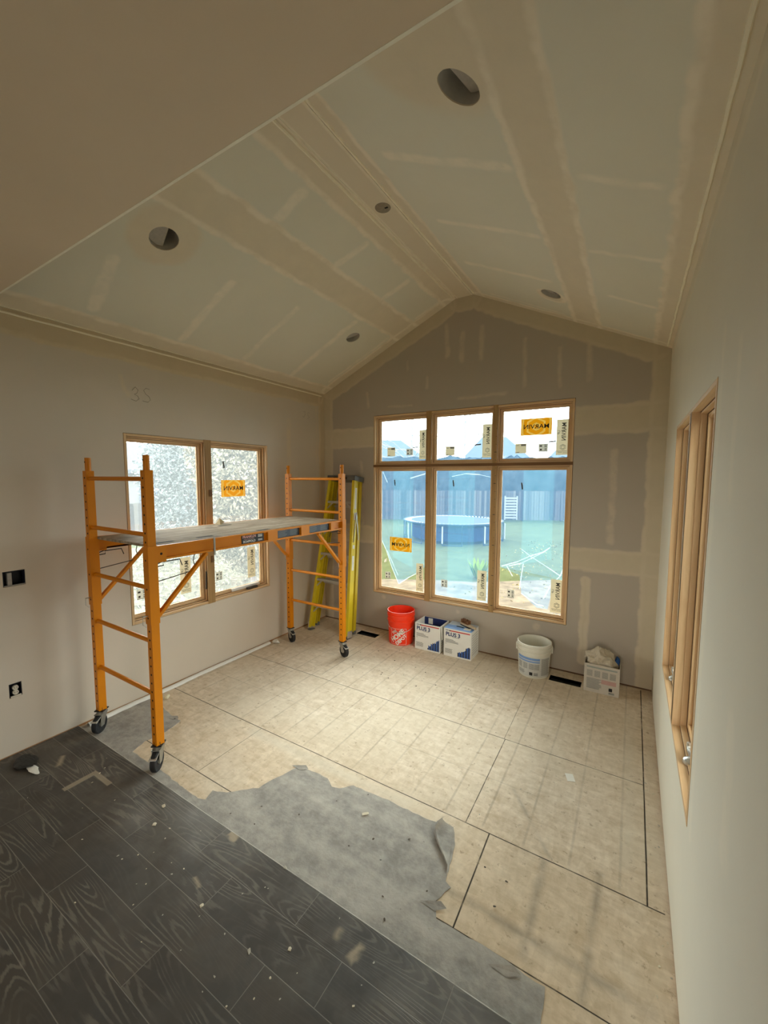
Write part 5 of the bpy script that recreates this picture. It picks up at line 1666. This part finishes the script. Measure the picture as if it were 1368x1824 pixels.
# lime shrub near the house
mb = MB()
rnd = random.Random(2)
for k in range(46):
    a = rnd.uniform(0, 2 * PI)
    h = rnd.uniform(0.2, 0.52)
    r0 = rnd.uniform(0.02, 0.12)
    bx, by = r0 * math.cos(a), r0 * math.sin(a)
    tip = Vector((bx + math.cos(a) * h * 0.45, by + math.sin(a) * h * 0.45, h))
    s_ = Vector((-math.sin(a), math.cos(a), 0)) * 0.045
    m_ = Vector((bx, by, 0)) * 0.4 + tip * 0.6
    mb.faces([(bx, by, 0), m_ + s_, tip, m_ - s_], [(0, 1, 2), (0, 2, 3)])
tag(mb.build('leafy_plant', simple('lime_leaf', (92, 108, 40), 0.6, var=0.15, spec=0.04), loc=(-0.10, 6.3, GZ + 0.005)), 'bright lime green leafy plant beyond the middle and right panes', 'plant')

# evergreen windbreak behind the fence
mb = MB()
rnd = random.Random(77)
NX, NZ = 150, 14
a_, b_ = Vector((-17, 18.9, 0)), Vector((9, 32.0, 0))
vs, fs = [], []
for i in range(NX + 1):
    p = a_.lerp(b_, i / NX)
    top = 4.1 + 0.35 * mn.noise(Vector((i * 0.22, 0, 0))) + 0.2 * mn.noise(Vector((i * 0.9, 3, 0)))
    for sgn in (1, -1):
        for k in range(NZ + 1):
            z = top * k / NZ
            th = 0.7 * math.cos(0.5 * PI * (k / NZ) ** 2) + 0.15 * mn.noise(Vector((i * 0.8, k * 0.9, sgn)))
            nrm = Vector((0.447, -0.894, 0)) * sgn
            q_ = p + nrm * th
            vs.append((q_.x, q_.y, GZ + z))
st_ = 2 * (NZ + 1)
for i in range(NX):
    for o_ in (0, NZ + 1):
        for k in range(NZ):
            a = i * st_ + o_ + k
            fs.append((a, a + 1, a + st_ + 1, a + st_))
    t_ = i * st_ + NZ
    fs.append((t_, t_ + NZ + 1, t_ + NZ + 1 + st_, t_ + st_))
mb.faces(vs, fs)
tag(mb.build('hedge', noisy('evergreen_hedge', (30, 36, 40), (46, 52, 56), 1.5), smooth=True), 'long dark evergreen windbreak hedge behind the board fence', 'hedge')
# houses and trees beyond the fence
m_roof = simple('blue_grey_shingles', (68, 74, 84), 0.9, var=0.1, scale=2, spec=0.04)
m_siding = simple('grey_blue_siding', (48, 54, 68), 0.9, var=0.08, scale=2, spec=0.04)
m_siding2 = simple('pale_siding', (101, 102, 104), 0.9, var=0.06, scale=2, spec=0.04)
m_farframe = simple('far_window_frame', (78, 84, 98), 0.8, spec=0.04)
m_winpane = simple('far_window_glass', (70, 84, 108), 0.2)
def house(name_loc, rz, w, d, hw, hr, label, wall, over=0.5):
    h = empty('house', (name_loc[0], name_loc[1], GZ), rz, label, 'house')
    MB().box((-w / 2, -d / 2, 0), (w / 2, d / 2, hw)).build('wall', wall, h)
    mb = MB()
    a, b = w / 2 + over, d / 2 + over
    mb.faces([(-a, -b, hw), (a, -b, hw), (a, b, hw), (-a, b, hw), (-a + b * 0.8, 0, hw + hr), (a - b * 0.8, 0, hw + hr), (-a, -b, hw - 0.2), (a, -b, hw - 0.2), (a, b, hw - 0.2), (-a, b, hw - 0.2)],
             [(0, 1, 5, 4), (2, 3, 4, 5), (1, 2, 5), (3, 0, 4), (6, 9, 8, 7), (0, 6, 7, 1), (1, 7, 8, 2), (2, 8, 9, 3), (3, 9, 6, 0)])
    mb.build('roof', m_roof, h)
    for u in (-w * 0.3, w * 0.05, w * 0.3):
        f = MB().box((u - 0.6, -d / 2 - 0.06, hw * 0.35), (u + 0.6, -d / 2 - 0.01, hw * 0.78)).build('window', m_farframe, h)
        MB().box((u - 0.5, -d / 2 - 0.08, hw * 0.39), (u + 0.5, -d / 2 - 0.06, hw * 0.74)).build('pane', m_winpane, f)
    return h
house((-20.5, 35), R(29), 9, 7, 4.2, 2.6, 'long grey house behind the fence with a broad hipped roof, left', m_siding)
house((-10.2, 41.5), R(22), 8, 7, 3.6, 3.6, 'grey house behind the fence at the middle of the view', m_siding)
house((0.5, 44.5), R(10), 10, 8, 4.6, 4.2, 'tall roofed house behind the fence at the right of the view', m_siding)
house((-23, 10.0), R(62), 9, 8, 3.0, 1.7, 'pale sided house seen through the far left pane', m_siding2)
house((W + 11.0, -1.5), R(90), 11, 8, 3.6, 2.2, 'unseen house added to screen low sky from the right wall window', m_siding2)  # out of view; added to cut low sky light through the right window
def bare_tree(x, y, h, label, seed):
    rnd = random.Random(seed)
    t = empty('bare_tree', (x, y, GZ), 0, label, 'tree', 'leafless trees beyond the fence')
    mb = MB()
    mb.tube([(0, 0, 0), (0.1, 0, h * 0.3), (0, 0.1, h * 0.6), (0.1, 0, h)], 0.12, 8)
    mb.build('trunk', m_trunk, t)
    mb = MB()
    for k in range(26):
        z = h * rnd.uniform(0.35, 0.98)
        a = rnd.uniform(0, 2 * PI)
        L = (h - z) * 0.5 + rnd.uniform(0.5, 1.4)
        p = Vector((0, 0, z))
        pts = [p]
        for s_ in range(4):
            p = p + Vector((math.cos(a) * L / 4, math.sin(a) * L / 4, L / 4 * rnd.uniform(-0.2, 0.9)))
            a += rnd.uniform(-0.5, 0.5)
            pts.append(p)
        mb.tube(pts, 0.028, 4)
    mb.build('branches', m_trunk, t)
m_trunk = simple('grey_bark', (128, 120, 118), 0.9, spec=0.04)
bare_tree(-13.2, 27.5, 8.6, 'thin bare tree showing through the left top pane', 1)
bare_tree(-9.6, 30.5, 8.2, 'thin bare tree showing through the middle top pane', 2)
# leafy tree and shrubs outside the left window
def leafy(x, y, r, z0, z1, n, mat, name, label, cat, seed, size=(0.035, 0.075)):
    t = empty(name, (x, y, GZ), 0, label, cat)
    rnd = random.Random(seed)
    MB().tube([(0, 0, 0), (0.05, 0, (z0 + z1) * 0.35), (0, 0.05, z1 * 0.85)], 0.07, 8).build('trunk', m_trunk, t)
    def fp(r_):
        a = r_.uniform(0, 2 * PI)
        v = r_.uniform(-1, 1)
        q = r_.uniform(0.25, 1) ** 0.5
        s_ = math.sqrt(max(0, 1 - v * v))
        lump = 1 + 0.18 * math.sin(3 * a + v * 4)
        return (r * q * s_ * math.cos(a) * lump, r * q * s_ * math.sin(a) * lump, (z0 + z1) / 2 + (z1 - z0) / 2 * v * q)
    f = leaves('foliage', n, fp, mat, size, '', '', seed)
    f.parent = t
    return t
leafy(-4.3, 2.55, 1.25, 0.3, 5.2, 26000, m_leafA, 'leafy_tree', 'dense pale leafed tree filling the right part of the left window', 'tree', 12)
leafy(-8.7, 3.75, 1.25, 0.1, 4.6, 16000, m_leafB, 'leafy_shrub', 'silvery shrub in the middle of the left window', 'shrub', 13)
fence((-17, 1.0), (-12.5, 9.5), 1.5, 'pale board fence seen low through the far left pane', 4)
